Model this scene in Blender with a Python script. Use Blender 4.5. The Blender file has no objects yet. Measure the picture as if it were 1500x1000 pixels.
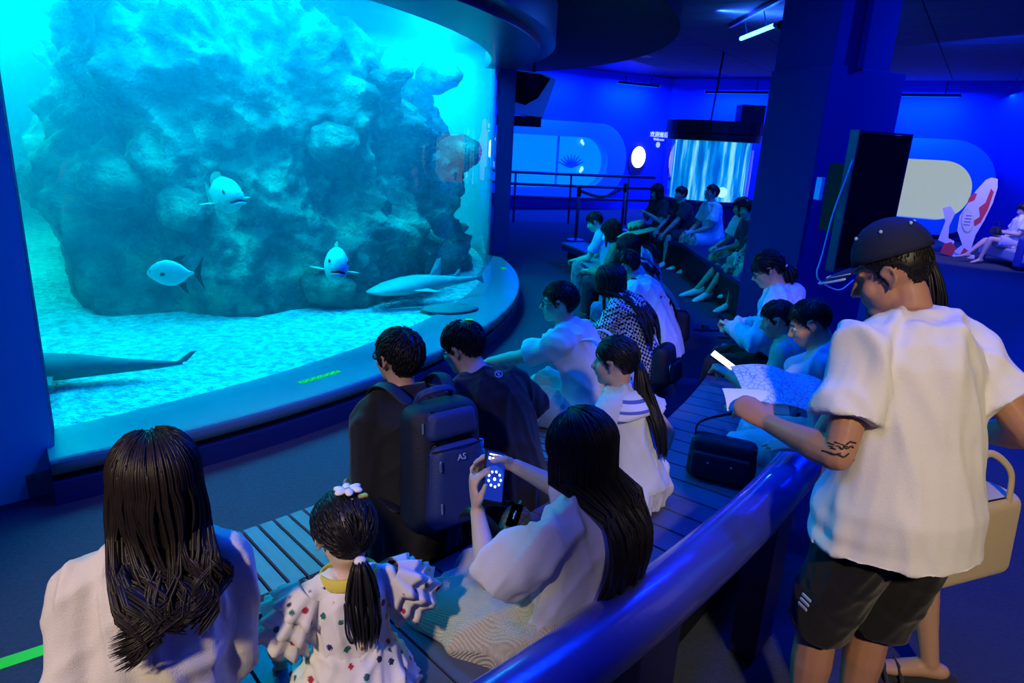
import bpy, bmesh, math, random
import numpy as np
from mathutils import Vector, Matrix, noise
random.seed(7)
SC = bpy.context.scene
COL = SC.collection
PI = math.pi
rad = math.radians

# ------------------------------------------------------------------ camera
PITCH, ROLL, CAMH = rad(16.6), rad(3.1), 1.86
cam_d = bpy.data.cameras.new('camera'); cam = bpy.data.objects.new('camera', cam_d); COL.objects.link(cam)
_right = Vector((1, 0, 0)); _down = Vector((0, -math.sin(PITCH), -math.cos(PITCH)))
_cx = _right*math.cos(ROLL) - _down*math.sin(ROLL)
_cu = -(_right*math.sin(ROLL) + _down*math.cos(ROLL))
_cz = _cx.cross(_cu)
cam.matrix_world = Matrix((( _cx.x, _cu.x, _cz.x, 0), (_cx.y, _cu.y, _cz.y, 0), (_cx.z, _cu.z, _cz.z, CAMH), (0, 0, 0, 1)))
cam_d.sensor_width = 36; cam_d.lens = 24; cam_d.clip_start = .05; cam_d.clip_end = 200
SC.camera = cam

# ------------------------------------------------------------------ world, lights, exposure
SC.view_settings.view_transform = 'Standard'
SC.view_settings.look = 'None'
SC.view_settings.gamma = 1
SC.view_settings.use_curve_mapping = False
SC.view_settings.exposure = 0.0
W = bpy.data.worlds.new('world'); SC.world = W; W.use_nodes = True
W.node_tree.nodes['Background'].inputs[0].default_value = (.0, .02, .2, 1)
W.node_tree.nodes['Background'].inputs[1].default_value = .05

def area(name, loc, target, size, power, color, sizey=None, spread=None):
    d = bpy.data.lights.new(name, 'AREA'); d.energy = power; d.color = color
    d.shape = 'RECTANGLE'; d.size = size; d.size_y = sizey or size
    if spread: d.spread = rad(spread)
    o = bpy.data.objects.new(name, d); COL.objects.link(o)
    o.location = loc
    o.rotation_euler = (Vector(target)-Vector(loc)).to_track_quat('-Z', 'Y').to_euler()
    return o
def spot(name, loc, target, power, color, ang=60, radius=.06, blend=.6):
    d = bpy.data.lights.new(name, 'SPOT'); d.energy = power; d.color = color
    d.spot_size = rad(ang); d.spot_blend = blend; d.shadow_soft_size = radius
    o = bpy.data.objects.new(name, d); COL.objects.link(o); o.location = loc
    o.rotation_euler = (Vector(target)-Vector(loc)).to_track_quat('-Z', 'Y').to_euler()
    return o
BLUE = (.0, .03, 1.0); CYAN = (.0, .66, 1.0)
# lamps over the tank water
area('tank_lamp_a', (-2.4, 4.95, 3.2), (-2.2, 4.8, .2), 3.2, 300, (.0, .58, 1.0), 1.3)
area('tank_lamp_b', (-.85, 7.0, 3.08), (-.85, 7.0, .2), .6, 220, (.0, .52, 1.0), 2.6)
area('tank_lamp_c', (-5.6, 7.6, 3.08), (-5.6, 7.6, .2), 2.6, 440, (.0, .80, .86), 3.0)
area('tank_lamp_d', (-2.6, 11.0, 3.08), (-2.6, 11.0, .2), 3.0, 400, (.0, .66, 1.0), 3.0)
# blue tubes of the hall ceiling, outside the frame
area('ceiling_tube_a', (-1.2, .2, 3.5), (-.6, 2.6, 0), 1.4, 26, BLUE, .08)
area('ceiling_tube_b', (1.6, 4.0, 3.55), (1.0, 3.9, 0), .08, 95, BLUE, 1.4)
area('ceiling_tube_c', (5.0, 5.5, 3.55), (5.0, 6.5, 0), 1.4, 380, BLUE, .08)
area('ceiling_tube_d', (6.5, 11.0, 3.55), (7.5, 11.5, 0), 1.4, 300, BLUE, .08)
area('ceiling_tube_e', (1.5, 16.5, 3.55), (1.5, 17.0, 0), 1.4, 260, BLUE, .08)
area('ceiling_tube_f', (.9, 2.6, 3.55), (.3, 2.0, 0), 1.2, 45, (.0, .10, 1.0), .08)
# warm downlight of the passage behind the photographer
spot('passage_downlight', (.9, -1.6, 3.4), (1.42, 1.6, 1.0), 430, (1.0, .78, .48), 36, .12)
spot('passage_downlight_b', (-1.5, -1.5, 3.4), (-1.0, 1.2, .8), 460, (1.0, .80, .54), 34, .12)

# ------------------------------------------------------------------ materials
def nt(name):
    m = bpy.data.materials.new(name); m.use_nodes = True
    t = m.node_tree; return m, t, t.nodes['Principled BSDF']
def N(t, typ, **kw):
    n = t.nodes.new(typ)
    for k, v in kw.items():
        if hasattr(n, k): setattr(n, k, v)
        else: n.inputs[k].default_value = v
    return n
def mat(name, c, rough=.6, metal=0., var=.12, vs=6., bump=0., bs=40., spec=.4, sheen=0., emit=None, es=0., scale=(1, 1, 1), coat=0.):
    m, t, b = nt(name)
    b.inputs['Roughness'].default_value = rough; b.inputs['Metallic'].default_value = metal
    b.inputs['Specular IOR Level'].default_value = spec
    if sheen: b.inputs['Sheen Weight'].default_value = sheen
    if coat: b.inputs['Coat Weight'].default_value = coat
    co = N(t, 'ShaderNodeTexCoord'); mp = N(t, 'ShaderNodeMapping'); mp.inputs['Scale'].default_value = scale
    t.links.new(co.outputs['Object'], mp.inputs[0])
    if var:
        n = N(t, 'ShaderNodeTexNoise'); n.inputs['Scale'].default_value = vs; n.inputs['Detail'].default_value = 4
        t.links.new(mp.outputs[0], n.inputs['Vector'])
        r = N(t, 'ShaderNodeMix', data_type='RGBA')
        r.inputs[6].default_value = (*[max(0, x*(1-var)) for x in c], 1); r.inputs[7].default_value = (*[min(1, x*(1+var)) for x in c], 1)
        t.links.new(n.outputs['Fac'], r.inputs[0]); t.links.new(r.outputs[2], b.inputs['Base Color'])
    else: b.inputs['Base Color'].default_value = (*c, 1)
    if bump:
        n2 = N(t, 'ShaderNodeTexNoise'); n2.inputs['Scale'].default_value = bs; n2.inputs['Detail'].default_value = 5
        t.links.new(mp.outputs[0], n2.inputs['Vector'])
        bp = N(t, 'ShaderNodeBump'); bp.inputs['Strength'].default_value = bump; bp.inputs['Distance'].default_value = .02
        t.links.new(n2.outputs['Fac'], bp.inputs['Height']); t.links.new(bp.outputs[0], b.inputs['Normal'])
    if emit:
        b.inputs['Emission Color'].default_value = (*emit, 1); b.inputs['Emission Strength'].default_value = es
    return m
M = {}
M['carpet'] = mat('carpet', (.060, .075, .11), .95, var=.35, vs=60, bump=.6, bs=220, spec=.05)
M['wallblue'] = mat('wall_blue', (.035, .07, .62), .7, var=.06, vs=2, spec=.1)
M['pillar'] = mat('pillar_navy', (.010, .012, .10), .7, var=.1, vs=3, bump=.15, bs=120, spec=.1)
M['column'] = mat('column_navy', (.014, .02, .15), .7, var=.08, vs=3, spec=.1)
M['sill'] = mat('sill_paint', (.13, .24, .28), .35, var=.08, vs=5, spec=.4)
M['navy'] = mat('dark_navy', (.010, .016, .10), .45, var=.15, vs=5, spec=.4)
M['black'] = mat('black_matt', (.008, .008, .012), .5, var=.2, spec=.3)
M['blackgloss'] = mat('black_gloss', (.004, .004, .006), .12, var=0, spec=.5)
M['hood'] = mat('hood_paint', (.012, .018, .11), .35, var=.2, vs=8, spec=.4)
M['ceil'] = mat('ceiling_dark', (.16, .16, .22), .9, var=.15, vs=30, bump=.1, spec=.05)
M['disc'] = mat('ceiling_disc_dark', (.045, .05, .055), .9, var=.2, vs=30, spec=.05)
M['slat'] = mat('slat_wood', (.10, .13, .20), .42, var=.22, vs=5, spec=.4, scale=(1, 8, 8), bump=.08, bs=20)
M['slatb'] = mat('slat_wood_b', (.075, .09, .17), .42, var=.22, vs=5, spec=.4, scale=(1, 8, 8), bump=.08, bs=20)
M['frameblue'] = mat('alcove_frame', (.22, .62, .95), .5, var=.03, spec=.2)
M['metal'] = mat('rail_metal', (.10, .11, .20), .35, .9, var=.1)
M['railpipe'] = mat('rail_pipe_paint', (.06, .08, .55), .26, .35, var=.10, vs=9, bump=.05, bs=60, spec=.6, coat=.3)
M['white'] = mat('white_paint', (.8, .8, .8), .5, var=.03)
M['tile'] = mat('skirting_tile', (.22, .19, .17), .5, var=.2, vs=9)
M['grout'] = mat('grout', (.3, .3, .3), .9)
M['tape'] = mat('green_tape', (.06, .85, .03), .5, var=.1, emit=(.05, 1, .02), es=0.0)
M['tapedark'] = mat('dark_print', (.01, .05, .02), .6, var=0)

def glassmat(name, tint=(1, 1, 1), ior=1.45, rough=.0):
    m = bpy.data.materials.new(name); m.use_nodes = True; t = m.node_tree
    for n in list(t.nodes): t.nodes.remove(n)
    o = N(t, 'ShaderNodeOutputMaterial'); mx = N(t, 'ShaderNodeMixShader'); tr = N(t, 'ShaderNodeBsdfTransparent'); gl = N(t, 'ShaderNodeBsdfGlossy')
    fr = N(t, 'ShaderNodeFresnel'); fr.inputs[0].default_value = ior
    tr.inputs[0].default_value = (*tint, 1); gl.inputs['Roughness'].default_value = rough
    ge = N(t, 'ShaderNodeNewGeometry'); iv = N(t, 'ShaderNodeMath', operation='SUBTRACT'); iv.inputs[0].default_value = 1
    ml = N(t, 'ShaderNodeMath', operation='MULTIPLY'); t.links.new(ge.outputs['Backfacing'], iv.inputs[1])
    t.links.new(iv.outputs[0], ml.inputs[0]); t.links.new(fr.outputs[0], ml.inputs[1])   # reflect on the outer faces only
    t.links.new(ml.outputs[0], mx.inputs[0]); t.links.new(tr.outputs[0], mx.inputs[1]); t.links.new(gl.outputs[0], mx.inputs[2])
    t.links.new(mx.outputs[0], o.inputs[0]); return m
M['glass'] = glassmat('acrylic', (.97, .99, 1.0), 1.36)
def emis(name, c, s):
    m = bpy.data.materials.new(name); m.use_nodes = True; t = m.node_tree
    for n in list(t.nodes): t.nodes.remove(n)
    o = N(t, 'ShaderNodeOutputMaterial'); e = N(t, 'ShaderNodeEmission'); e.inputs[0].default_value = (*c, 1); e.inputs[1].default_value = s
    t.links.new(e.outputs[0], o.inputs[0]); return m
M['led'] = emis('led_blue', (.02, .22, 1.0), 28)
M['lampwhite'] = emis('lamp_white', (1.0, .97, .9), 6)

# ------------------------------------------------------------------ geometry helpers
class MB:
    def __init__(s): s.v = []; s.f = []
    def add(s, vs, fs):
        o = len(s.v); s.v += [tuple(v) for v in vs]; s.f += [tuple(i+o for i in f) for f in fs]; return s
    def box(s, c, d, rz=0., M3=None):
        h = [x/2 for x in d]; vs = []
        R = Matrix.Rotation(rz, 3, 'Z') if M3 is None else M3
        for z in (-1, 1):
            for x, y in ((-1, -1), (1, -1), (1, 1), (-1, 1)):
                vs.append(Vector(c) + R @ Vector((x*h[0], y*h[1], z*h[2])))
        return s.add(vs, [(3, 2, 1, 0), (4, 5, 6, 7), (0, 1, 5, 4), (1, 2, 6, 5), (2, 3, 7, 6), (3, 0, 4, 7)])
    def prism(s, poly, z0, z1):
        n = len(poly)
        vs = [(x, y, z0) for x, y in poly] + [(x, y, z1) for x, y in poly]
        return s.add(vs, [tuple(range(n))[::-1], tuple(range(n, 2*n))] + [(i, (i+1) % n, n+(i+1) % n, n+i) for i in range(n)])
    def loft(s, rings, cap=True, closed=False):
        n = len(rings[0]); vs = [p for r in rings for p in r]; fs = []
        m = len(rings)
        for i in range(m if closed else m-1):
            j = (i+1) % m
            for k in range(n):
                fs.append((i*n+k, i*n+(k+1) % n, j*n+(k+1) % n, j*n+k))
        if cap and not closed:
            fs.append(tuple(range(n))[::-1]); fs.append(tuple(range((m-1)*n, m*n)))
        return s.add(vs, fs)
    def tube(s, pts, rs, n=10, flat=None, side=None, roundcap=True):
        """pts list of Vector, rs radius or list (or (ra,rb) tuples with side vector)"""
        pts = [Vector(p) for p in pts]; m = len(pts)
        if not isinstance(rs, (list,)): rs = [rs]*m
        rings = []; prev = None
        tang = []
        for i in range(m):
            t = (pts[min(i+1, m-1)] - pts[max(i-1, 0)])
            if t.length < 1e-9: t = Vector((0, 0, 1))
            tang.append(t.normalized())
        a = Vector(side) if side is not None else (Vector((0, 0, 1)) if abs(tang[0].z) < .9 else Vector((1, 0, 0)))
        def ring(c, t, a, r):
            ra, rb = r if isinstance(r, tuple) else (r, r)
            b = t.cross(a)
            return [c + a*(math.cos(2*PI*k/n)*ra) + b*(math.sin(2*PI*k/n)*rb) for k in range(n)]
        for i in range(m):
            t = tang[i]; a = (a - t*a.dot(t))
            if a.length < 1e-6: a = t.orthogonal()
            a.normalize()
            r = rs[i]; rr = max(r) if isinstance(r, tuple) else r
            sc = lambda q, k: (q[0]*k, q[1]*k) if isinstance(q, tuple) else q*k
            if i == 0 and roundcap:
                for k in (.25, .7): rings.append(ring(pts[0]-t*rr*math.sqrt(1-k*k)*.9, t, a, sc(r, k)))
            rings.append(ring(pts[i], t, a, r))
            if i == m-1 and roundcap:
                for k in (.7, .25): rings.append(ring(pts[-1]+t*rr*math.sqrt(1-k*k)*.9, t, a, sc(r, k)))
        return s.loft(rings)
    def ell(s, c, r, R=None, n=16, m=10):
        R = R or Matrix.Identity(3); c = Vector(c)
        rings = []
        for i in range(m+1):
            th = PI*(i+.02 if i == 0 else (i-.02 if i == m else i))/m
            rings.append([c + R @ Vector((r[0]*math.sin(th)*math.cos(2*PI*k/n), r[1]*math.sin(th)*math.sin(2*PI*k/n), -r[2]*math.cos(th))) for k in range(n)])
        return s.loft(rings)
    def lathe(s, prof, n=32, c=(0, 0, 0), a0=0., a1=2*PI):
        full = abs(a1-a0-2*PI) < 1e-6
        k = n if full else n+1
        vs = []; fs = []; p = len(prof)
        for i in range(k):
            a = a0+(a1-a0)*i/n
            for r, z in prof: vs.append((c[0]+r*math.cos(a), c[1]+r*math.sin(a), c[2]+z))
        for i in range(n):
            j = (i+1) % k
            for q in range(p-1): fs.append((i*p+q, j*p+q, j*p+q+1, i*p+q+1))
        return s.add(vs, fs)
    def mesh(s, name='m', smooth=False):
        me = bpy.data.meshes.new(name); me.from_pydata(s.v, [], s.f); me.update()
        bm = bmesh.new(); bm.from_mesh(me); bmesh.ops.recalc_face_normals(bm, faces=bm.faces[:]); bm.to_mesh(me); bm.free()
        if smooth: me.polygons.foreach_set('use_smooth', [True]*len(me.polygons))
        return me
    def build(s, name, m, parent=None, smooth=False, bevel=0., mw=None):
        return link(name, s.mesh(name, smooth), m, parent, bevel)
def link(name, me, m, parent=None, bevel=0.):
    o = bpy.data.objects.new(name, me); COL.objects.link(o)
    if m is not None:
        mm = M[m] if isinstance(m, str) else m
        if not me.materials: me.materials.append(mm)
    if parent is not None: o.parent = parent
    if bevel:
        b = o.modifiers.new('bevel', 'BEVEL'); b.width = bevel; b.segments = 2; b.limit_method = 'ANGLE'
        me.polygons.foreach_set('use_smooth', [True]*len(me.polygons))
        w = o.modifiers.new('wn', 'WEIGHTED_NORMAL')
    return o
def tag(o, label=None, cat=None, group=None, kind=None):
    if label: o['label'] = label
    if cat: o['category'] = cat
    if group: o['group'] = group
    if kind: o['kind'] = kind
    return o
def empty(name, loc, rz=0., label=None, cat=None, group=None, kind=None):
    o = bpy.data.objects.new(name, None); COL.objects.link(o); o.location = loc; o.rotation_euler = (0, 0, rz); o.empty_display_size = .1
    return tag(o, label, cat, group, kind)
def struct(o): o['kind'] = 'structure'; return o
V = Vector
def P2(c, r, a): return (c[0]+r*math.cos(a), c[1]+r*math.sin(a))
# ------------------------------------------------------------------ room shell
C1 = (-6.116, 7.73); C2 = (-7.52, 8.285); RG = 7.2275
WALLS = [(-16., 14.), (-4., 16.9), (4.3, 21.4), (11.3, 16.8), (17., 12.), (17., -5.), (-16., -5.)]
struct(MB().box((.5, 8.2, -.05), (33.5, 27, .1)).build('floor', 'carpet'))
def wallseg(name, a, b, m, z1=3.9, th=.2):
    a, b = V((*a, 0)), V((*b, 0)); d = (b-a); L = d.length; d.normalize(); n = V((-d.y, d.x, 0))
    c = (a+b)/2 + n*(th/2)
    return struct(MB().box((c.x, c.y, z1/2), (L+.2, th, z1), math.atan2(d.y, d.x)).build(name, m))
# outward normal is left of travel direction when going clockwise seen from above
wallseg('wall_far_tank', WALLS[0], WALLS[1], 'wallblue')
wall_fl = wallseg('wall_far_left', WALLS[1], WALLS[2], 'wallblue')
wall_fr = wallseg('wall_far_right', WALLS[2], WALLS[3], 'wallblue')
wallseg('wall_right', WALLS[3], WALLS[4], 'wallblue')
wallseg('wall_right_near', WALLS[4], WALLS[5], 'wallblue')
wallseg('wall_back', WALLS[5], WALLS[6], 'wallblue')
wallseg('wall_left_rear', WALLS[6], WALLS[0], 'wallblue')
struct(MB().box((.5, 8.2, 3.80), (33.5, 27, .1)).build('ceiling', 'black'))
ceil = empty('ceiling_grid', (0, 0, 0), kind='structure')
pm = MB().box((0, 0, 0), (1.185, .585, .03)).mesh('ceiling_panel'); pm.materials.append(M['ceil'])
_ca, _sa = math.cos(rad(-33)), math.sin(rad(-33))
def inroom(x, y):
    for (ax, ay), (bx, by) in zip(WALLS, WALLS[1:]+WALLS[:1]):
        if (bx-ax)*(y-ay)-(by-ay)*(x-ax) > -.75*math.hypot(bx-ax, by-ay): return False
    return True
cnt = 0
for i in range(-4, 22):
    for j in range(-8, 40):
        u, v = i*1.2+(j % 2)*0., j*.6
        x, y = 2+u*_ca-v*_sa, 6+u*_sa+v*_ca
        az = math.atan2(x, y)
        if inroom(x, y) and rad(1) < az < rad(40) and y > 6.5 and cnt < 300:
            o = bpy.data.objects.new('ceiling_panel', pm); COL.objects.link(o); o.parent = ceil
            o.location = (x, y, 3.66); o.rotation_euler = (0, 0, rad(-33)); cnt += 1
struct(MB().box((.5, .6, 3.70), (33, 11.2, .06)).build('trim_1', 'ceil'))
# dark round drop ceiling over the tank front
dc = struct(MB().lathe([(0.01, 3.27), (8.06, 3.27), (8.06, 3.64), (.01, 3.64)], 96, (-6.02, 10.88, 0)).build('trim_2', 'disc'))

# ------------------------------------------------------------------ left pillar wall with tiled skirting
d = V((-1.72, -1.15, 0)).normalized(); n = V((d.y, -d.x, 0))
if n.y > 0: n = -n
p0 = V((-2.28, 3.12, 0)); q = p0+d*2.4; ang = math.atan2(d.y, d.x)
c = (p0+q)/2 - n*.14
struct(MB().box((c.x, c.y, 1.82), (2.4, .28, 3.64), ang).build('wall_left', 'pillar', bevel=.006))
bb = empty('baseboard_left', (p0.x, p0.y, 0), ang, kind='structure')
for k in range(7):
    MB().box((.165+k*.33, .012 if False else -.0, .065), (.322, .024, .13)).build('tile', 'tile', bb, bevel=.004)
for o in bb.children: o.location = (0, 0, 0)
bb.location = (p0+n*.012)
# ------------------------------------------------------------------ great tank
tank = empty('aquarium_tank', (-2.2, 5.2, 0), 0, 'huge curved aquarium tank with a wide blue sill and dark hood', 'aquarium')
def arc(c, r, a0, a1, n): return [P2(c, r, a0+(a1-a0)*i/n) for i in range(n+1)]
NS = 72
ao = [rad(-50.6 + (16.5+50.6)*i/NS) for i in range(NS+1)]
ai = [rad(-44.6 + (11.6+44.6)*i/NS) for i in range(NS+1)]
def bandsolid(ro, ri, z0, z1, bev=.02):
    mb = MB(); rings = []
    for i in range(NS+1):
        ox, oy = P2(C1, ro, ao[i]); ix, iy = P2(C2, ri, ai[i])
        dx, dy = ix-ox, iy-oy; L = math.hypot(dx, dy); dx, dy = dx/L, dy/L
        rings.append([V((ix, iy, z0)), V((ox, oy, z0)), V((ox, oy, z1-bev)), V((ox+dx*bev*.4, oy+dy*bev*.4, z1-bev*.35)), V((ox+dx*bev, oy+dy*bev, z1)), V((ix, iy, z1))])
    return mb.loft(rings)
OFF = V((-2.2, 5.2, 0))
def tpart(mb, name, m, **k):
    mb.v = [(x-OFF.x, y-OFF.y, z) for x, y, z in mb.v]
    return mb.build(name, m, tank, **k)
tpart(bandsolid(6.17, RG-.10, .17, .25), 'sill', 'sill')
tpart(bandsolid(6.13, RG-.10, .125, .17, .003), 'shadow_gap', 'black')
tpart(bandsolid(6.16, RG-.10, .0, .125, .006), 'plinth', 'navy')
mb = MB(); rings = []
for i in range(NS+1):
    a = ai[i]
    o1, i1 = P2(C2, RG, a), P2(C2, RG-.07, a)
    rings.append([V((*o1, .20)), V((*i1, .20)), V((*i1, 2.80)), V((*o1, 2.80))])
tpart(mb.loft(rings), 'acrylic_window', 'glass', smooth=False)
for p in tank.children[-1].data.polygons: p.use_smooth = abs(p.normal.z) < .5
# hood: soffit lip and fascia
def hood(ro, ri, z0, z1):
    mb = MB(); rings = []
    for i in range(NS+1):
        ox, oy = P2(C1, ro, rad(-50+(17.+50)*i/NS)); ix, iy = P2(C2, ri, rad(-44.6+(11.6+44.6)*i/NS))
        rings.append([V((ix, iy, z0)), V((ox, oy, z0)), V((ox, oy, z1)), V((ix, iy, z1))])
    return mb.loft(rings)
tpart(hood(6.24, RG-.12, 2.72, 2.78), 'hood_lip', 'hood')
tpart(hood(6.40, RG-.12, 2.78, 3.12), 'hood_fascia', 'hood')
tpart(hood(6.1, RG-.12, 3.12, 3.27), 'hood_top', 'black')
# end post at the right
ex, ey = P2(C2, RG, rad(11.6))
tpart(MB().box((ex+.16, ey+.12, 1.5), (.26, .30, 2.5), rad(8)), 'end_post', 'column', bevel=.01)
# inner shell (painted back of the tank)
M['tankwall'] = mat('tank_wall_paint', (.05, .50, .62), .8, var=.15, vs=1.2, spec=.1)
mb = MB()
a0, a1 = rad(11.6), rad(360-44.6)
vs = []; fs = []; n = 90
for i in range(n+1):
    x, y = P2(C2, RG-.02, a0+(a1-a0)*i/n); x2, y2 = P2(C2, RG+.13, a0+(a1-a0)*i/n)
    vs += [V((x, y, 0)), V((x2, y2, 0)), V((x2, y2, 3.27)), V((x, y, 3.27))]
mb.loft([vs[4*i:4*i+4] for i in range(n+1)])
tpart(mb, 'back_wall', 'tankwall')
# gravel bed
mg, t, b = nt('gravel')
b.inputs['Roughness'].default_value = .9; b.inputs['Specular IOR Level'].default_value = .1
co = N(t, 'ShaderNodeTexCoord'); vo = N(t, 'ShaderNodeTexVoronoi'); vo.inputs['Scale'].default_value = 38
nz = N(t, 'ShaderNodeTexNoise'); nz.inputs['Scale'].default_value = 16; nz.inputs['Detail'].default_value = 8
t.links.new(co.outputs['Object'], vo.inputs['Vector']); t.links.new(co.outputs['Object'], nz.inputs['Vector'])
cr = N(t, 'ShaderNodeValToRGB'); cr.color_ramp.elements[0].color = (.34, .44, .44, 1); cr.color_ramp.elements[1].color = (.95, .98, .95, 1)
cr.color_ramp.elements[0].position = .3; cr.color_ramp.elements[1].position = .62
mxg = N(t, 'ShaderNodeMath', operation='ADD'); mxg.inputs[1].default_value = 0
t.links.new(nz.outputs['Fac'], cr.inputs[0]); t.links.new(cr.outputs[0], b.inputs['Base Color'])
bp = N(t, 'ShaderNodeBump'); bp.inputs['Strength'].default_value = .9; bp.inputs['Distance'].default_value = .03
t.links.new(vo.outputs['Distance'], bp.inputs['Height']); t.links.new(bp.outputs[0], b.inputs['Normal'])
M['gravel'] = mg
mb = MB(); vs = []; fs = []; nr, na = 70, 130
for i in range(nr+1):
    r = .3+(RG-.09-.3)*i/nr
    for j in range(na+1):
        a = rad(-150+300*j/na); x, y = P2(C2, r, a)
        z = .23+.05*noise.noise(V((x*.7, y*.7, 0)))*min(1, (nr-i)/8)+.012*noise.noise(V((x*4, y*4, 3)))*min(1, (nr-i)/4)
        vs.append((x, y, z))
for i in range(nr):
    for j in range(na):
        k = i*(na+1)+j; fs.append((k, k+1, k+na+2, k+na+1))
gv = mb.add(vs, fs).build('gravel_bed', 'gravel', smooth=True)
tag(gv, 'pale gravel spread over the tank bottom', 'gravel', kind='stuff')
# water
mw = bpy.data.materials.new('water'); mw.use_nodes = True; t = mw.node_tree
for nn in list(t.nodes): t.nodes.remove(nn)
o = N(t, 'ShaderNodeOutputMaterial'); sc_ = N(t, 'ShaderNodeVolumeScatter'); ab = N(t, 'ShaderNodeVolumeAbsorption'); ad = N(t, 'ShaderNodeAddShader')
sc_.inputs['Color'].default_value = (.06, .66, 1, 1); sc_.inputs['Density'].default_value = .17; sc_.inputs['Anisotropy'].default_value = .3
ab.inputs['Color'].default_value = (.0, .75, .95, 1); ab.inputs['Density'].default_value = .05
t.links.new(sc_.outputs[0], ad.inputs[0]); t.links.new(ab.outputs[0], ad.inputs[1]); t.links.new(ad.outputs[0], o.inputs['Volume'])
M['water'] = mw
mb = MB(); mb.prism([P2(C2, RG-.10, 2*PI*i/160) for i in range(160)], .12, 3.1)
wt = mb.build('tank_water', 'water'); tag(wt, 'hazy blue-green water filling the great tank', 'water', kind='stuff')
# reef
def catmull(P, n):
    out = []; P = [V(p) for p in P]
    Q = [P[0]*2-P[1]]+P+[P[-1]*2-P[-2]]
    for i in range(1, len(Q)-2):
        for k in range(n):
            u = k/n; a, b_, c_, d_ = Q[i-1], Q[i], Q[i+1], Q[i+2]
            out.append(.5*((2*b_)+(c_-a)*u+(2*a-5*b_+4*c_-d_)*u*u+(3*b_-a-3*c_+d_)*u**3))
    out.append(P[-1]); return out
RB = catmull([(-6.0, 8.6, 3.3), (-4.75, 6.9, 3.5), (-3.95, 5.85, 3.6), (-3.0, 5.55, 3.5), (-2.2, 5.85, 3.2), (-1.55, 6.25, 2.75), (-1.1, 6.8, 2.5), (-.85, 7.6, 2.45), (-.62, 8.6, 2.4), (-.85, 9.6, 2.2), (-2.0, 11., 1.8)], 34)
nu = len(RB); nv = 170
vs = []; fs = []
for i, p in enumerate(RB):
    tn = (RB[min(i+1, nu-1)]-RB[max(i-1, 0)]); tn = V((tn.x, tn.y, 0)).normalized(); out = V((tn.y, -tn.x, 0))
    for j in range(nv+1):
        v = j/nv*1.35
        top = p.z-.15
        if v < 1: q = V((p.x, p.y, .1))+V((0, 0, top*v))-out*(.12+.45*v*v+.10*math.sin(v*9+i*.13)); no = (out+V((0, 0, .25))).normalized()
        else:
            w = (v-1)/.35; q = V((p.x, p.y, .1+top+.12*math.sin(w*PI*.5)))-out*(.57+w*1.3); no = V((0, 0, 1))
        f = noise.fractal(q*.9, 1., 2., 3)*.34 + noise.fractal(q*2.6+V((9, 0, 0)), .9, 2., 3)*.16
        dd, _ = noise.voronoi(q*2.1); f += .22*max(0, .55-dd[0])
        dd, _ = noise.voronoi(q*6.); f += .11*max(0, .5-dd[0]); dd, _ = noise.voronoi(q*13.); f += .045*max(0, .5-dd[0])
        f += noise.fractal(q*14, .8, 2., 3)*.030
        vs.append(q+no*(f*(.3+min(1, v*4)*.7) if v > 0 else f*.3))
for i in range(nu-1):
    for j in range(nv):
        k = i*(nv+1)+j; fs.append((k, k+1, k+nv+2, k+nv+1))
mr, t, b = nt('reef_rock')
b.inputs['Roughness'].default_value = .9; b.inputs['Specular IOR Level'].default_value = .1
co = N(t, 'ShaderNodeTexCoord'); nz = N(t, 'ShaderNodeTexNoise'); nz.inputs['Scale'].default_value = 3.2; nz.inputs['Detail'].default_value = 9
n2 = N(t, 'ShaderNodeTexNoise'); n2.inputs['Scale'].default_value = 30; n2.inputs['Detail'].default_value = 6
cr = N(t, 'ShaderNodeValToRGB'); e = cr.color_ramp.elements
e[0].position = .32; e[0].color = (.035, .05, .045, 1); e[1].position = .72; e[1].color = (.36, .42, .27, 1)
x = e.new(.52); x.color = (.12, .16, .13, 1)
t.links.new(co.outputs['Object'], nz.inputs['Vector']); t.links.new(co.outputs['Object'], n2.inputs['Vector'])
t.links.new(nz.outputs['Fac'], cr.inputs[0]); t.links.new(cr.outputs[0], b.inputs['Base Color'])
bp = N(t, 'ShaderNodeBump'); bp.inputs['Strength'].default_value = .9; bp.inputs['Distance'].default_value = .04
t.links.new(n2.outputs['Fac'], bp.inputs['Height']); t.links.new(bp.outputs[0], b.inputs['Normal'])
M['reef'] = mr
reef = MB().add(vs, fs).build('rock_reef', 'reef', smooth=True)
tag(reef, 'tall craggy artificial rock reef standing in the great tank', 'reef')
CORALS = [(-2.45, 5.98, .30, .24, 'low rounded coral boulder where the reef meets the gravel', 1), (-3.62, 6.0, .36, .30, 'mossy coral boulder at the left foot of the reef', 2),
          (-3.35, 5.75, 1.35, .30, 'large domed coral head at mid height on the reef', 3), (-2.75, 5.62, 1.15, .22, 'round coral head behind the swimming pompano', 4),
          (-3.05, 5.95, 2.70, .30, 'broad coral head high up on the reef', 5), (-1.70, 6.35, 1.75, .24, 'bulging coral head on the reef above the shark', 6),
          (-1.15, 6.85, .95, .26, 'pale domed coral boulder behind the resting shark', 7), (-.72, 8.0, 1.65, .26, 'mushroom shaped coral head near the end of the window', 8),
          (-.95, 8.0, 2.45, .24, 'round coral head capping the reef end', 9), (-1.75, 6.25, .42, .26, 'smooth boulder behind the grouper by the gravel', 10),
          (-1.35, 6.95, 2.42, .26, 'knobbly coral head on the upper reef slope', 11), (-4.5, 6.9, 1.2, .45, 'dim coral boulder in the far water beside the reef', 12)]
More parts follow.
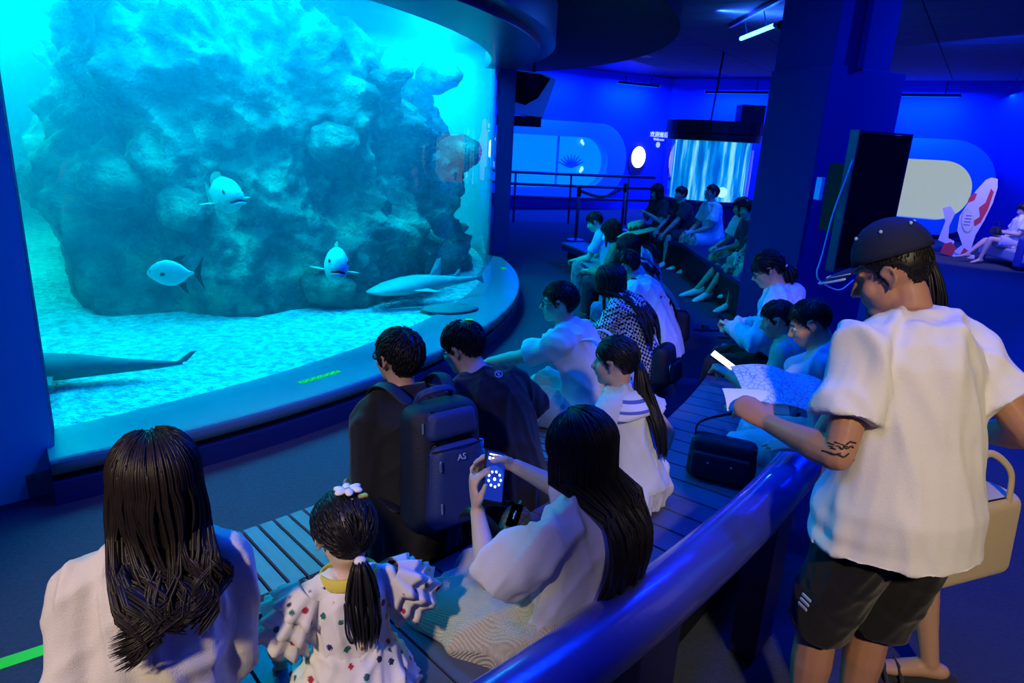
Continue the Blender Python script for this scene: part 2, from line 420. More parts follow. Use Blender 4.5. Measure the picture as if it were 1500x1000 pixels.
for (x, y, z, r, lab, sd) in CORALS:
    mb = MB(); mb.ell((0, 0, 0), (r, r*.8, r*.75), n=40, m=26)
    mb.v = [tuple(V(p)*(1+.30*noise.noise(V(p)*4+V((sd*3., 0, 0)))+.14*noise.noise(V(p)*11+V((sd, 0, 0)))+.05*noise.noise(V(p)*30))) for p in mb.v]
    o = mb.build('coral_boulder', 'reef', smooth=True); o.location = (x, y, z); tag(o, lab, 'coral')

# ------------------------------------------------------------------ benches
def bench(name, label, R0, R1, a0, a1, top, pitch, gap, m, group=None):
    b = empty(name, (*P2(C1, (R0+R1)/2, (a0+a1)/2), 0), 0, label, 'bench')
    L = b.location.copy()
    n = int((a1-a0)*(R0+R1)/2/pitch); da = (a1-a0)/n
    hw0 = R0*da/2-gap/2; hw1 = R1*da/2-gap/2
    me = MB().prism([(R0, -hw0), (R1, -hw1), (R1, hw1), (R0, hw0)], -.028, 0).mesh('slat'); me.materials.append(M[m])
    for i in range(n):
        o = bpy.data.objects.new('slat', me); COL.objects.link(o); o.parent = b
        o.location = V((C1[0], C1[1], top))-L; o.rotation_euler = (0, 0, a0+(i+.5)*da)
    def bandp(nm, r0, r1, z0, z1, mm, inset=0.):
        rings = []
        for i in range(61):
            a = a0+inset+(a1-a0-2*inset)*i/60; x0, y0 = P2(C1, r0, a); x1, y1 = P2(C1, r1, a)
            rings.append([V((x0-L.x, y0-L.y, z0)), V((x1-L.x, y1-L.y, z0)), V((x1-L.x, y1-L.y, z1)), V((x0-L.x, y0-L.y, z1))])
        return MB().loft(rings).build(nm, mm, b)
    bandp('apron', R0+.012, R1-.012, top-.11, top-.032, 'navy', .001)
    bandp('base', R0+.09, R1-.09, 0, top-.11, 'black', .01)
    return b
benchA = bench('slatted_bench', 'long low curved slatted bench along the tank front', 7.42, 7.84, rad(-48.6), rad(23.6), .33, .066, .014, 'slat')
benchB = bench('slatted_bench', 'higher curved slatted bench with broad boards in front of the round rail', 8.18, 8.86, rad(-58), rad(-19), .43, .135, .010, 'slatb')
# ------------------------------------------------------------------ round leaning rail
rail = empty('leaning_rail', (*P2(C1, 8.98, rad(-45)), 0), 0, 'fat round blue metal leaning rail behind the bench', 'railing')
L = rail.location.copy()
pts = [V((*P2(C1, 8.98, rad(-62+(62-35.9)*i/60)), .68))-L for i in range(61)]
MB().tube(pts, .085, 28).build('pipe', 'railpipe', rail, smooth=True)
for a in (-37.6, -43.4, -49.5, -56):
    x, y = P2(C1, 8.98, rad(a))
    MB().box((x-L.x, y-L.y, .31), (.10, .20, .60), rad(a)).build('post', 'navy', rail, bevel=.005)
# green tapes
tp = MB(); rr = []
for i in range(9):
    a = rad(-55.5+5.2*i/8); x0, y0 = P2(C1, 7.23, a); x1, y1 = P2(C1, 7.29, a)
    rr.append([V((x0, y0, .0005)), V((x1, y1, .0005)), V((x1, y1, .0025)), V((x0, y0, .0025))])
tag(tp.loft(rr).build('floor_tape', 'tape'), 'strip of bright green tape stuck to the carpet', 'tape')
def silltape(a0, a1, r0, r1, lab, printed):
    rr = []
    for i in range(7):
        a = rad(a0+(a1-a0)*i/6); x0, y0 = P2(C1, r0, a); x1, y1 = P2(C1, r1, a)
        rr.append([V((x0, y0, .2505)), V((x1, y1, .2505)), V((x1, y1, .253)), V((x0, y0, .253))])
    o = MB().loft(rr).build('sill_notice', 'tape'); tag(o, lab, 'tape')
    if printed:
        mb = MB()
        k = 0
        while True:
            a = a0+.12+k*.16; k += 1
            if a > a1-.1: break
            x, y = P2(C1, r0+(r1-r0)*(.5+.28*math.sin(k*1.9)), rad(a))
            mb.box((x, y, .2535), (.012, .007, .001), rad(a+30))
        mb.build('lettering', 'tapedark', o)
silltape(-36.8, -33.6, 5.90, 5.945, 'printed bright green notice tape on the near blue sill', True)
silltape(-19.2, -16.4, 5.93, 6.0, 'plain bright green tape on the blue sill behind the black-haired head', False)
silltape(8.2, 9.4, 6.0, 6.06, 'short square green tape on the rounded end of the sill', False)

# ------------------------------------------------------------------ column with screen
colm = empty('square_column', (2.5, 5.95, 0), 0, kind='structure')
_cp = [(2.25, 5.45), (2.99, 5.80), (2.77, 6.45), (2.03, 6.10)]
MB().prism([(x-2.5, y-5.95) for x, y in _cp], 0, 2.5).build('cladding', 'column', colm, bevel=.01)
_cp = [(2.262, 5.47), (2.82, 5.735), (2.62, 6.36), (2.05, 6.09)]
MB().prism([(x-2.5, y-5.95) for x, y in _cp], 2.5, 3.66).build('shaft', 'column', colm)
MB().tube([V((.0, -.40, 2.5)), V((.0, -.40, 3.64))], .03, 12).build('pipe', 'column', colm, smooth=True)
tv = empty('wall_screen', (2.59, 5.22, 0), rad(25), 'switched-off black screen hung upright on the blue column', 'screen')
MB().box((.02, 0, 1.53), (.50, .06, .98)).build('panel', 'blackgloss', tv, bevel=.006)
fr_ = MB()
for sx in (-.255, .295): fr_.box((sx, -.0, 1.53), (.014, .075, 1.0))
for sz in (1.03, 2.03): fr_.box((.02, -.0, sz), (.564, .075, .014))
fr_.build('bezel', 'metal', tv)
MB().box((-.06, .14, 1.55), (.22, .22, .5)).build('bracket', 'black', tv)
cb = [V((-.24, -.02, 1.9)), V((-.29, -.02, 1.7)), V((-.33, .0, 1.45)), V((-.34, .02, 1.15)), V((-.36, .02, 1.0)), V((-.30, .0, .93)), V((-.15, -.03, .88)), V((-.02, -.03, .95))]
MB().tube(catmull(cb, 6), .006, 6).build('cable', 'white', tv, smooth=True)
MB().box((-.40, .1, 1.62), (.03, .05, .16)).build('socket', 'white', tv)

# ------------------------------------------------------------------ far wall alcoves
def stadium(x0, x1, z0, z1, r, n=14):
    pts = []
    for cx, cz, a0 in ((x1-r, z1-r, 0), (x0+r, z1-r, 90), (x0+r, z0+r, 180), (x1-r, z0+r, 270)):
        for k in range(n+1):
            a = rad(a0+90*k/n); pts.append((cx+r*math.cos(a), cz+r*math.sin(a)))
    return pts
M['litwater'] = mat('lit_water_panel', (.0, .3, .5), .5, emit=(.0, .24, .85), es=.9, var=.3, vs=1.)
M['litgrey'] = mat('lit_grey_panel', (.06, .07, .06), .5, emit=(.36, .43, .40), es=1.0, var=.25, vs=1.4)
def alcove(name, label, a, b, s0, s1, z0, z1, i0, i1, j0, j1, r, ri, inner, depth=.35, cat='window', divider=None):
    a, b = V((*a, 0)), V((*b, 0)); dd = (b-a).normalized()
    e = empty(name, a, math.atan2(dd.y, dd.x)); e['kind'] = 'structure'
    O = stadium(s0, s1, z0, z1, r); I = stadium(i0, i1, j0, j1, ri); n = len(O)
    mb = MB(); rings = []
    mb.loft([[V((x, -.0, z)) for x, z in O], [V((x, -depth, z)) for x, z in O], [V((x, -depth, z)) for x, z in I], [V((x, -.02, z)) for x, z in I]], cap=False)
    mb.build('alcove_frame', 'frameblue', e)
    mb = MB(); mb.add([V((x, -.03, z)) for x, z in I]+[V((x, -.012, z)) for x, z in I], [tuple(range(n)), tuple(range(n, 2*n))[::-1]]+[(k, (k+1) % n, n+(k+1) % n, n+k) for k in range(n)])
    mb.build('lit_backdrop', inner, e)
    mb = MB(); mb.add([V((x, -.18, z)) for x, z in I]+[V((x, -.16, z)) for x, z in I], [tuple(range(n)), tuple(range(n, 2*n))[::-1]]+[(k, (k+1) % n, n+(k+1) % n, n+k) for k in range(n)])
    mb.build('pane', 'glass', e)
    return e
w1 = alcove('window_1', '', WALLS[1], WALLS[2], 1.8, 7.75, .35, 2.36, 2.3, 7.12, .62, 1.97, .95, .66, 'litwater')
MB().box((5.6, -.10, 1.3), (.05, .05, 1.34)).build('divider', 'frameblue', w1)
M['palelight'] = mat('pale_lit_bubbles', (.6, .8, .9), .5, emit=(.4, .8, 1), es=1.2, var=0)
for (x, z, r) in ((6.35, 1.86, .05), (6.42, 1.12, .06), (6.40, 1.80, .04), (6.38, 1.06, .045)):
    MB().ell((x, -.12, z), (r, .02, r*1.2), n=10, m=6).build('lamp_bubble', 'palelight', w1, smooth=True)
fan = MB()
for k in range(9):
    a = rad(20+k*18); fan.tube([V((6.05, -.10, 1.15)), V((6.05+.2*math.cos(a), -.12, 1.15+.18*math.sin(a))), V((6.05+.42*math.cos(a), -.12, 1.2+.30*math.sin(a)))], [.03, .03, .015], 6)
fan.build('fan_coral', 'frameblue', w1, smooth=True)
w2 = alcove('window_2', '', WALLS[2], WALLS[3], 3.2, 8.36, .10, 2.36, 3.7, 7.92, .46, 1.87, 1.05, .68, 'litgrey')
# porthole lamp
dd = (V(WALLS[2])-V(WALLS[1])).normalized(); aw = math.atan2(dd.y, dd.x)
def onfl(s, off, z): p = V(WALLS[1])+dd*s; nn = V((dd.y, -dd.x)); p = p+nn*off; return V((p.x, p.y, z))
ph = empty('porthole_light', onfl(8.38, .0, 1.38), aw, 'glowing white round porthole in the blue far wall', 'porthole')
def disc(mb, c, rx, rz, y0, y1, n=32):
    mb.loft([[V((c[0]+rx*math.cos(2*PI*k/n), y, c[1]+rz*math.sin(2*PI*k/n))) for k in range(n)] for y in (y0, y1)]); return mb
disc(MB(), (0, 0), .30, .42, -.03, 0.0).build('dark_surround', 'navy', ph)
disc(MB(), (.05, .12), .24, .30, -.05, -.028).build('lit_disc', 'lampwhite', ph)
# white wall lettering
def text(body, name, m, parent, loc, rot, size, extrude=.002, align='CENTER', font=None):
    c = bpy.data.curves.new(name, 'FONT'); c.body = body; c.size = size; c.extrude = extrude; c.align_x = align; c.align_y = 'CENTER'
    o = bpy.data.objects.new(name, c); COL.objects.link(o)
    dg = bpy.context.evaluated_depsgraph_get(); me = bpy.data.meshes.new_from_object(o.evaluated_get(dg))
    bpy.data.objects.remove(o); bpy.data.curves.remove(c)
    me.materials.clear()
    o = link(name, me, m, parent); o.location = loc; o.rotation_euler = rot; return o
sg = empty('wall_lettering', onfl(9.12, .01, 2.08), aw, 'small white lettering and round emblem on the far blue wall', 'sign')
M['signwhite'] = mat('sign_white', (.85, .88, .9), .5, emit=(.6, .7, .9), es=.6, var=0)
text('欢迎观看', 'heading_letters', 'signwhite', sg, (0, -.02, .08), (PI/2, 0, 0), .17, .012)
text('Welcome', 'letters', 'signwhite', sg, (0, -.02, -.05), (PI/2, 0, 0), .10, .010)
disc(MB(), (0, -.20), .07, .08, -.02, 0, 20).build('emblem', 'signwhite', sg)
# cylinder aquarium
cy = empty('cylinder_aquarium', (3.78, 14.2, 0), 0, 'free-standing cylinder aquarium with black lid in front of the far wall', 'aquarium')
MB().lathe([(.01, 0), (.80, 0), (.80, .80), (.86, .80), (.86, .88), (.01, .88)], 40).build('stand', 'navy', cy)
MB().lathe([(.80, .88), (.80, 2.0)], 48).build('glass_wall', 'glass', cy, smooth=True)
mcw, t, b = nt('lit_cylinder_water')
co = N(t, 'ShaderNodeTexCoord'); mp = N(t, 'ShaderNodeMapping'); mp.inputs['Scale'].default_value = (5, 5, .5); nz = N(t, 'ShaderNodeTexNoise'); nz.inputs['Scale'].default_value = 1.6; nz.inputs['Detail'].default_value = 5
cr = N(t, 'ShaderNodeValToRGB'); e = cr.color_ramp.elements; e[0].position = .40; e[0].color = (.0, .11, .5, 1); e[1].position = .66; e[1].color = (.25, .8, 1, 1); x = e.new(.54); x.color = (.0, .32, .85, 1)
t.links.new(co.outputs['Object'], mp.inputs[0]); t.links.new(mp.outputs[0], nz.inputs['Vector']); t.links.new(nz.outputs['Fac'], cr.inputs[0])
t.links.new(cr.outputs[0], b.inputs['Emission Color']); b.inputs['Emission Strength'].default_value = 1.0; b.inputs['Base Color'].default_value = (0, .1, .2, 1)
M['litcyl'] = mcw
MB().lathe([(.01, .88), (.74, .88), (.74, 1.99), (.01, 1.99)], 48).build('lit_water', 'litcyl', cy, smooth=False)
MB().lathe([(.01, 2.0), (.90, 2.0), (.90, 2.14), (.95, 2.14), (.95, 2.36), (.01, 2.36)], 40).build('lid', 'black', cy)
MB().box((.62, -.1, 2.53), (.45, .4, .34)).build('pump_box', 'black', cy)
MB().tube([V((-.1, 0, 2.36)), V((-.02, 0, 3.66))], .018, 8).build('hanger', 'black', cy)
for zz in (1.04,):
    MB().ell((.1, -.74, zz+.02), (.1, .05, .1), n=14, m=8).build('jellyfish', 'palelight', cy, smooth=True)
# pale disc alcove behind the cylinder
_d2 = (V(WALLS[3])-V(WALLS[2])).normalized(); _q = V(WALLS[2])+_d2*1.02
rd = empty('round_alcove', (_q.x-.02, _q.y-.06, 1.45), math.atan2(_d2.y, _d2.x), 'pale pink round panel behind the cylinder aquarium', 'panel')
M['pink'] = mat('pale_pink_panel', (.55, .5, .6), .6, emit=(.6, .5, .75), es=.35)
disc(MB(), (0, 0), .85, .95, -.04, 0).build('disc_panel', 'pink', rd)
disc(MB(), (0, 0), .93, 1.03, -.03, .0).build('rim', 'navy', rd)
# hanging wedge monitor by the hood end
hm = empty('hanging_display', (.13, 12., 2.2), 0, 'white wedge-shaped display box hanging beyond the tank hood', 'display')
M['wedge'] = mat('wedge_white', (.85, .82, .9), .5, var=.05)
mb = MB(); poly = [(-.42, .05), (.18, .0), (.36, .60), (.18, .68), (-.42, .72)]
mb.loft([[V((x, y, z)) for x, z in poly] for y in (-.2, .25)]); mb.build('casing', 'wedge', hm)
mb = MB(); poly = [(-.42, .25), (-.12, .18), (.08, .30), (.26, .60), (.10, .66), (-.42, .70)]
mb.loft([[V((x, y, z)) for x, z in poly] for y in (-.215, -.19)]); mb.build('screen', 'blackgloss', hm)
mb = MB(); mb.box((-.12, .0, -.07), (.55, .4, .16)); mb.build('bracket', 'black', hm)
mb = MB(); mb.tube([V((0, .1, .6)), V((0, .1, 1.46))], .03, 8); mb.build('hanger', 'black', hm)

# ------------------------------------------------------------------ ceiling lamps
lt = empty('blue_tube_lamp', (3.09, 10.15, 0), 0, 'glowing blue-white tube lamp hung from the ceiling', 'lamp')
MB().tube([V((-.02, .60, 3.40)), V((.03, -.62, 3.40))], .028, 12).build('tube', 'led', lt, smooth=True)
for y in (.63, -.65): MB().tube([V((-.02 if y > 0 else .03, y, 3.40)), V((-.02 if y > 0 else .03, y+.03*(1 if y > 0 else -1), 3.40))], .034, 12).build('end_cap', 'metal', lt, smooth=True)
for y in (.4, -.4): MB().tube([V((0, y, 3.42)), V((-.06, y, 3.60))], .008, 6).build('hanger', 'metal', lt)
MB().box((-.10, -.1, 3.61), (.05, 2.2, .04)).build('track', 'metal', lt)
def washer(s0, s1, side, z, lab, ndrop=(0.2, .8)):
    a = V((*WALLS[1], 0)) if side == 0 else V((*WALLS[2], 0)); b_ = V((*WALLS[2], 0)) if side == 0 else V((*WALLS[3], 0))
    d_ = (b_-a).normalized(); n_ = V((d_.y, -d_.x, 0))
    c0 = a+d_*((s0+s1)/2)+n_*.55
    e = empty('wall_washer_lamp', (c0.x, c0.y, 0), math.atan2(d_.y, d_.x), lab, 'lamp')
    h = (s1-s0)/2
    MB().box((0, 0, z), (2*h, .08, .06)).build('housing', 'black', e)
    for s in (-h, h): MB().box((s, 0, z), (.03, .09, .07)).build('end_cap', 'white', e)
    for u in ndrop: MB().tube([V((-h+2*h*u, 0, z+.03)), V((-h+2*h*u, 0, 3.66))], .012, 6).build('hanger', 'black', e)
    MB().box((0, .035, z-.02), (2*h-.1, .03, .03)).build('light_strip', 'led_wash', e)
    return e, d_, n_, c0, h
M['led_wash'] = emis('led_wash', (.0, .05, 1.0), 5)
for i, (s0, s1, sd, z, lab) in enumerate([(7.05, 8.5, 0, 3.45, 'dark wall-washer lamp above the porthole'), (1.2, 2.95, 1, 3.35, 'dark wall-washer lamp behind the cylinder aquarium lid'), (5.6, 7.3, 1, 3.33, 'dark wall-washer lamp above the grey lit alcove')]):
    e, d_, n_, c0, h = washer(s0, s1, sd, z, lab)
    tgt = c0-n_*.55+V((0, 0, 1.6))
    area('washer_light', (c0.x, c0.y, z-.05), tgt, 2*h, 260, (.0, .045, 1.0), .06)
area('tube_uplight', (3.09, 10.15, 3.36), (3.09, 10.15, 0), .08, 60, (.02, .12, 1.0), 1.2)
area('tube_spill', (3.12, 10.15, 3.44), (3.3, 10.15, 4.), .08, 30, (.02, .10, 1.0), 1.2)
area('washer_light_left', onfl(4.6, .6, 3.4), onfl(4.6, 0, 1.6), 3.0, 330, (.0, .045, 1.0), .08)
area('washer_light_right', (10.9, 16.2, 3.4), (11.8, 15.8, 1.4), 1.6, 60, (.0, .045, 1.0), .08)
dl = MB().lathe([(.005, 3.63), (.14, 3.63), (.16, 3.645), (.16, 3.66)], 24, (4.9, 6.1, 0)).build('downlight', 'white', smooth=False)
dl.location = (0, 0, 0); tag(dl, 'small round downlight in the dark ceiling', 'downlight')
vn = empty('ceiling_vent', (2.2, 15.4, 3.64), rad(-30), 'square vent in the dark ceiling beyond the drop disc', 'vent')
for k in range(4): MB().box((0, -.24+.16*k, 0), (.62, .05, .02)).build('louvre', 'metal', vn)
MB().box((0, 0, .012), (.74, .74, .012)).build('frame', 'black', vn)

# ------------------------------------------------------------------ far railing and belt stanchions
fr = empty('hall_railing', (0, 16, 0), 0, 'dark metal railing with three bars in front of the far alcove', 'railing')
rp = catmull([(-1.6, -.35, 0), (-.12, -.1, 0), (1.16, .15, 0), (2.55, .55, 0), (3.2, .8, 0)], 8)
for z in (1.12, .86, .58): MB().tube([p+V((0, 0, z)) for p in rp], .032, 8).build('bar', 'metal', fr, smooth=True)
for p in (rp[8], rp[16], rp[24]): MB().tube([p, p+V((0, 0, 1.12))], .026, 8).build('post', 'metal', fr, smooth=True)
st_pts = [(1.13, 13.38, 'belt stanchion at the tip of the low bench'), (2.30, 15.35, 'belt stanchion in front of the far railing')]
for (x, y, lab) in st_pts:
    s = empty('belt_stanchion', (x, y, 0), 0, lab, 'stanchion')
    MB().lathe([(.005, 0), (.17, 0), (.17, .02), (.05, .05), (.005, .05)], 24).build('base', 'metal', s, smooth=False)
    MB().tube([V((0, 0, .04)), V((0, 0, .9))], .032, 12).build('pole', 'metal', s, smooth=True)
    MB().tube([V((0, 0, .86)), V((0, 0, 1.0))], .042, 12).build('belt_head', 'black', s, smooth=True)
b0, b1 = V((1.13, 13.38, .95)), V((2.30, 15.35, .95)); mid = (b0+b1)/2-V((0, 0, .16))
bl = MB(); bp_ = catmull([b0, mid, b1], 8); bl.tube(bp_, [(.03, .003)]*len(bp_), 6, side=(0, 0, 1), roundcap=False)
bl.build('barrier_belt', 'black'); tag(bpy.data.objects['barrier_belt'], 'dark belt sagging between the two stanchions', 'belt')
# far dark box bench
bf = empty('box_bench', (2.95, 9.9, 0), 0, 'dark box bench with people at the far side of the aisle', 'bench')
poly = [(2.55, 7.4), (3.35, 7.4), (3.35, 10.2), (2.95, 11.7), (2.1, 11.75), (2.15, 11.15), (2.55, 10.6)]
MB().prism([(x-2.95, y-9.9) for x, y in poly], .0, .38).build('body', 'black', bf)
MB().prism([((x-2.95)*1.03, (y-9.9)*1.01) for x, y in poly], .38, .43).build('seat_top', 'navy', bf)
# ------------------------------------------------------------------ people: builder
def grow(mb, name, m, parent, voxel, smooth=3, fold=None, seed=0, factor=.5):
    """join the overlapping closed pieces of mb into ONE continuous surface"""
    me = bpy.data.meshes.new('tmp'); me.from_pydata([tuple(v) for v in mb.v], [], mb.f); me.update()
    bm = bmesh.new(); bm.from_mesh(me); bmesh.ops.recalc_face_normals(bm, faces=bm.faces[:]); bm.to_mesh(me); bm.free()
    o = bpy.data.objects.new('tmp', me); COL.objects.link(o)
    r = o.modifiers.new('r', 'REMESH'); r.mode = 'VOXEL'; r.voxel_size = voxel; r.adaptivity = 0
    if smooth:
        sm = o.modifiers.new('s', 'SMOOTH'); sm.iterations = smooth; sm.factor = factor
    dg = bpy.context.evaluated_depsgraph_get()
    out = bpy.data.meshes.new_from_object(o.evaluated_get(dg)); out.name = name
    bpy.data.objects.remove(o); bpy.data.meshes.remove(me)
    if fold: folds(out, *fold, seed=seed)
    out.polygons.foreach_set('use_smooth', [True]*len(out.polygons))
    return link(name, out, m, parent)
def folds(me, amp, freq, dirv=(0, 0, 1), seed=0):
    """cloth wrinkles: displace along the normals with warped directional waves"""
    n = len(me.vertices); co = np.empty(n*3); me.vertices.foreach_get('co', co); co = co.reshape(-1, 3)
    no = np.empty(n*3); me.vertices.foreach_get('normal', no); no = no.reshape(-1, 3)
    rs = np.random.RandomState(seed+11); d = np.zeros(n)
    for k in range(9):
        ax = rs.normal(size=3); ax -= np.array(dirv)*ax.dot(np.array(dirv))*.85; ax /= np.linalg.norm(ax)
        w = rs.normal(size=3)*freq*.30
        f = freq*(.45+rs.rand()*1.3)
        s = np.sin(co@ax*f + 1.5*np.sin(co@w+rs.rand()*6) + rs.rand()*6)
        g = np.clip(.35+.75*np.sin(co@(rs.normal(size=3)*freq*.28)+rs.rand()*6), 0, 1)
        d += (np.exp(-(s/.42)**2))*g*(1.2 if k < 5 else .6)
    d = (d-d.mean())/(d.std()+1e-6)*.5
    co += no*(d*amp)[:, None]
    me.vertices.foreach_set('co', co.ravel()); me.update()
def rotv(v, axis, a): return Matrix.Rotation(a, 3, axis) @ v
def ik(a, t, l1, l2, pole):
    d = t-a; L = d.length
    if L > (l1+l2)*.999: t = a+d*((l1+l2)*.999/L); d = t-a; L = d.length
    u = d/L; x = (l1*l1-l2*l2+L*L)/(2*L); h = math.sqrt(max(0, l1*l1-x*x))
    p = V(pole); p = p-u*p.dot(u)
    if p.length < 1e-4: p = u.orthogonal()
    return a+u*x+p.normalized()*h, t
SPINE = [(-.10, .105, .095), (-.05, .150, .118), (.03, .162, .122), (.12, .146, .108), (.20, .132, .100), (.29, .142, .108), (.38, .152, .112), (.435, .150, .102), (.475, .128, .084), (.505, .092, .068), (.535, .062, .060)]
class Fig: pass
def hand(mb, w, d, pn, side, S, curl=(.5, .5, .5, .5), thumb=.5, spread=.05):
    d = V(d).normalized(); pn = V(pn); pn = (pn-d*pn.dot(d)).normalized()
    th = d.cross(pn)*(1 if side > 0 else -1)       # towards the thumb
    q = w+d*.045*S
    mb.tube([w-d*.012*S, w+d*.02*S, w+d*.06*S, w+d*.088*S], [(.024*S, .019*S), (.032*S, .017*S), (.041*S, .016*S), (.040*S, .013*S)], 12, side=th)
    tips = []
    for i, (off, ln) in enumerate(zip((.031, .0105, -.0105, -.030), (.072, .080, .074, .058))):
        p = w+d*(.086-.004*abs(i-1))*S+th*off*S; dd = (d+th*off*spread*20).normalized()
        pts = [p-dd*.02*S, p]; rs = [.0095*S, .0095*S]
        for k, fr in enumerate((.46, .30, .24)):
            a = curl[i]*(.75, 1.0, .7)[k]
            dd = (dd*math.cos(a)+pn*math.sin(a)).normalized(); pnl = None
            p = p+dd*ln*fr*S; pts.append(p); rs.append((.0090, .0082, .0072)[k]*S)
            pn_ = pn
        mb.tube(pts, rs, 8)
        tips.append(pts[-1])
    b = w+d*.025*S+th*.026*S
    t1 = (th*.8+d*.6+pn*.25*thumb*2).normalized(); t2 = (d*.9+th*.25+pn*.5*thumb*2).normalized()
    mb.tube([b-t1*.01*S, b+t1*.030*S, b+t1*.030*S+t2*.030*S, b+t1*.030*S+t2*.052*S], [.015*S, .0125*S, .0105*S, .0085*S], 8)
    return tips
def person(label, xy, face, seat=None, S=1., girth=1., lean=(5, 10, 15), side=0., twist=0., head=(0, 0, 0), neckfwd=.0,
           arms=None, legs=None, skin='skin', voxel=.010, hs=1., sh=1., build_face=True, group=None, feet=True, rootz=0.):
    f = Fig(); f.S = S; f.voxel = voxel; f.girth = girth
    root = empty('person', (xy[0], xy[1], rootz), rad(face), label, 'person', group); f.root = root
    g = girth*S
    hz = (seat+.095*S) if seat is not None else .90*S
    hip = V((0, 0, hz)); f.hip = hip
    # spine
    sp = [hip-V((0, math.sin(rad(lean[0])), math.cos(rad(lean[0]))))*.10*S]
    P = {}; p = sp[0].copy(); s0 = -.10; step = .005
    stations = []
    cur = p.copy(); s = s0
    ang = lambda s: rad(lean[0]+(lean[1]-lean[0])*min(1, max(0, s/.22)) if s < .22 else lean[1]+(lean[2]-lean[1])*min(1, (s-.22)/.25))
    tab = []
    while s < .60:
        a = ang(s); dirv = V((math.sin(rad(side))*min(1, max(0, s/.3)), math.sin(a), math.cos(a))).normalized()
        tab.append((s, cur.copy(), dirv.copy())); cur = cur+dirv*step*S; s += step
    def at(s):
        i = min(len(tab)-1, max(0, int(round((s-s0)/step)))); return tab[i][1], tab[i][2]
    f.at = at
    def xaxis(s): a = rad(twist)*min(1, max(0, s/.4)); return V((math.cos(a), math.sin(a), 0))
    def ring(s, rx, ry, n=20, dz=0., off=(0, 0)):
        c, d = at(s); x = xaxis(s); x = (x-d*x.dot(d)).normalized(); y = d.cross(x)
        c = c+x*off[0]+y*off[1]
        return [c+x*rx*math.cos(2*PI*k/n)*(1)+y*ry*math.sin(2*PI*k/n) for k in range(n)]
    f.ring = ring; f.xaxis = xaxis
    def loft(mb, table, ease=0., s_from=-1, s_to=1, scale=1.):
        rings = [ring(s, (rx*g+ease)*scale, (ry*g+ease)*scale) for s, rx, ry in table if s_from <= s <= s_to]
        mb.loft(rings)
    f.loft = loft
    body = MB(); loft(body, SPINE)
    cN, dN = at(.52)
    # head placement
    hp, hyaw, hroll = head
    nd = (dN+V((0, neckfwd, 0))).normalized()
    hb = cN+nd*.046*S                                      # top of neck / skull base
    R = Matrix.Rotation(rad(hyaw), 3, 'Z') @ Matrix.Rotation(-rad(hp), 3, 'X') @ Matrix.Rotation(rad(hroll), 3, 'Y')
    k = .93*hs*S; f.k = k; f.R = R
    f.hc = hb+R @ V((0, .015, .085))*k
    H = lambda x, y, z: f.hc+R @ V((x, y, z))*k
    f.H = H
    body.tube([cN-dN*.06*S, cN+nd*.02*S, H(0, -.025, -.06), H(0, -.015, 0)], [.068*g, .054*g, .052*k, .05*k], 14)
    body.ell(H(0, -.012, .033), (.075*k, .094*k, .084*k), R, 20, 14)
    body.ell(H(0, .028, -.03), (.060*k, .064*k, .078*k), R, 18, 12)
    body.ell(H(0, .060, -.088), (.030*k, .030*k, .024*k), R)
    body.ell(H(0, .000, -.070), (.055*k, .050*k, .030*k), R)
    for sx in (-1, 1):
        body.ell(H(sx*.036, .060, -.022), (.028*k, .026*k, .030*k), R, 12, 8)
        if build_face:
            e = [H(sx*(.074+.020*q[2]), q[0], q[1]) for q in ((.012, .006, .2), (.014, .022, .5), (.002, .034, .8), (-.014, .032, .95), (-.022, .014, .95), (-.019, -.008, .8), (-.008, -.024, .45), (.004, -.030, .15))]
            body.tube(e, [.0055*k, .0058*k, .006*k, .006*k, .006*k, .006*k, .0062*k, .0065*k], 7)
            body.ell(H(sx*.079, -.004, .0), (.008*k, .013*k, .024*k), R, 10, 8)
    if build_face:
        body.tube([H(0, .088, .018), H(0, .100, -.005), H(0, .114, -.028)], [.009*k, .0105*k, .0125*k], 8)
        body.ell(H(.010, .102, -.030), (.009*k, .010*k, .008*k), R, 8, 6); body.ell(H(-.010, .102, -.030), (.009*k, .010*k, .008*k), R, 8, 6)
        body.ell(H(0, .074, .026), (.050*k, .018*k, .012*k), R, 14, 8)
        body.ell(H(0, .087, -.052), (.022*k, .013*k, .0065*k), R, 10, 6); body.ell(H(0, .085, -.064), (.019*k, .013*k, .0065*k), R, 10, 6)
    # shoulders and arms
    f.sho = {}; f.elb = {}; f.wri = {}; f.tips = {}
    cs, ds = at(.435); xs = xaxis(.435)
    for sd in (-1, 1):
        A = (arms or {}).get(sd, {})
        up = A.get('shrug', 0.)
        so = cs+xs*sd*.157*S*sh*(.5+.5*girth)+ds*(.012+up)*S; f.sho[sd] = so
        tgt = V(A.get('to', (sd*.22*S, .25*S, hz+.02)))
        el, wr = ik(so, tgt, .285*S, .245*S, A.get('pole', (sd*.6, -.5, -1)))
        f.elb[sd] = el; f.wri[sd] = wr
        nk, _ = at(.50)
        body.tube([nk, (nk+so)/2+ds*.004*S, so], [.042*g, .042*g, .048*g], 12)
        body.tube([so, so.lerp(el, .35), so.lerp(el, .8), el], [.050*g, .046*g, .040*g, .037*g], 12)
        body.tube([el, el.lerp(wr, .3), el.lerp(wr, .7), wr], [.038*g, .041*g, .032*g, .026*g], 12)
        hd = V(A['hd']) if 'hd' in A else (wr-el)
        pn = A.get('pn', (0, 0, -1))
        f.tips[sd] = hand(body, wr, hd, pn, sd, S*A.get('hsz', 1.), A.get('curl', (.5, .5, .5, .5)), A.get('thumb', .5))
    # legs
    f.hj = {}; f.kne = {}; f.ank = {}; f.toe = {}
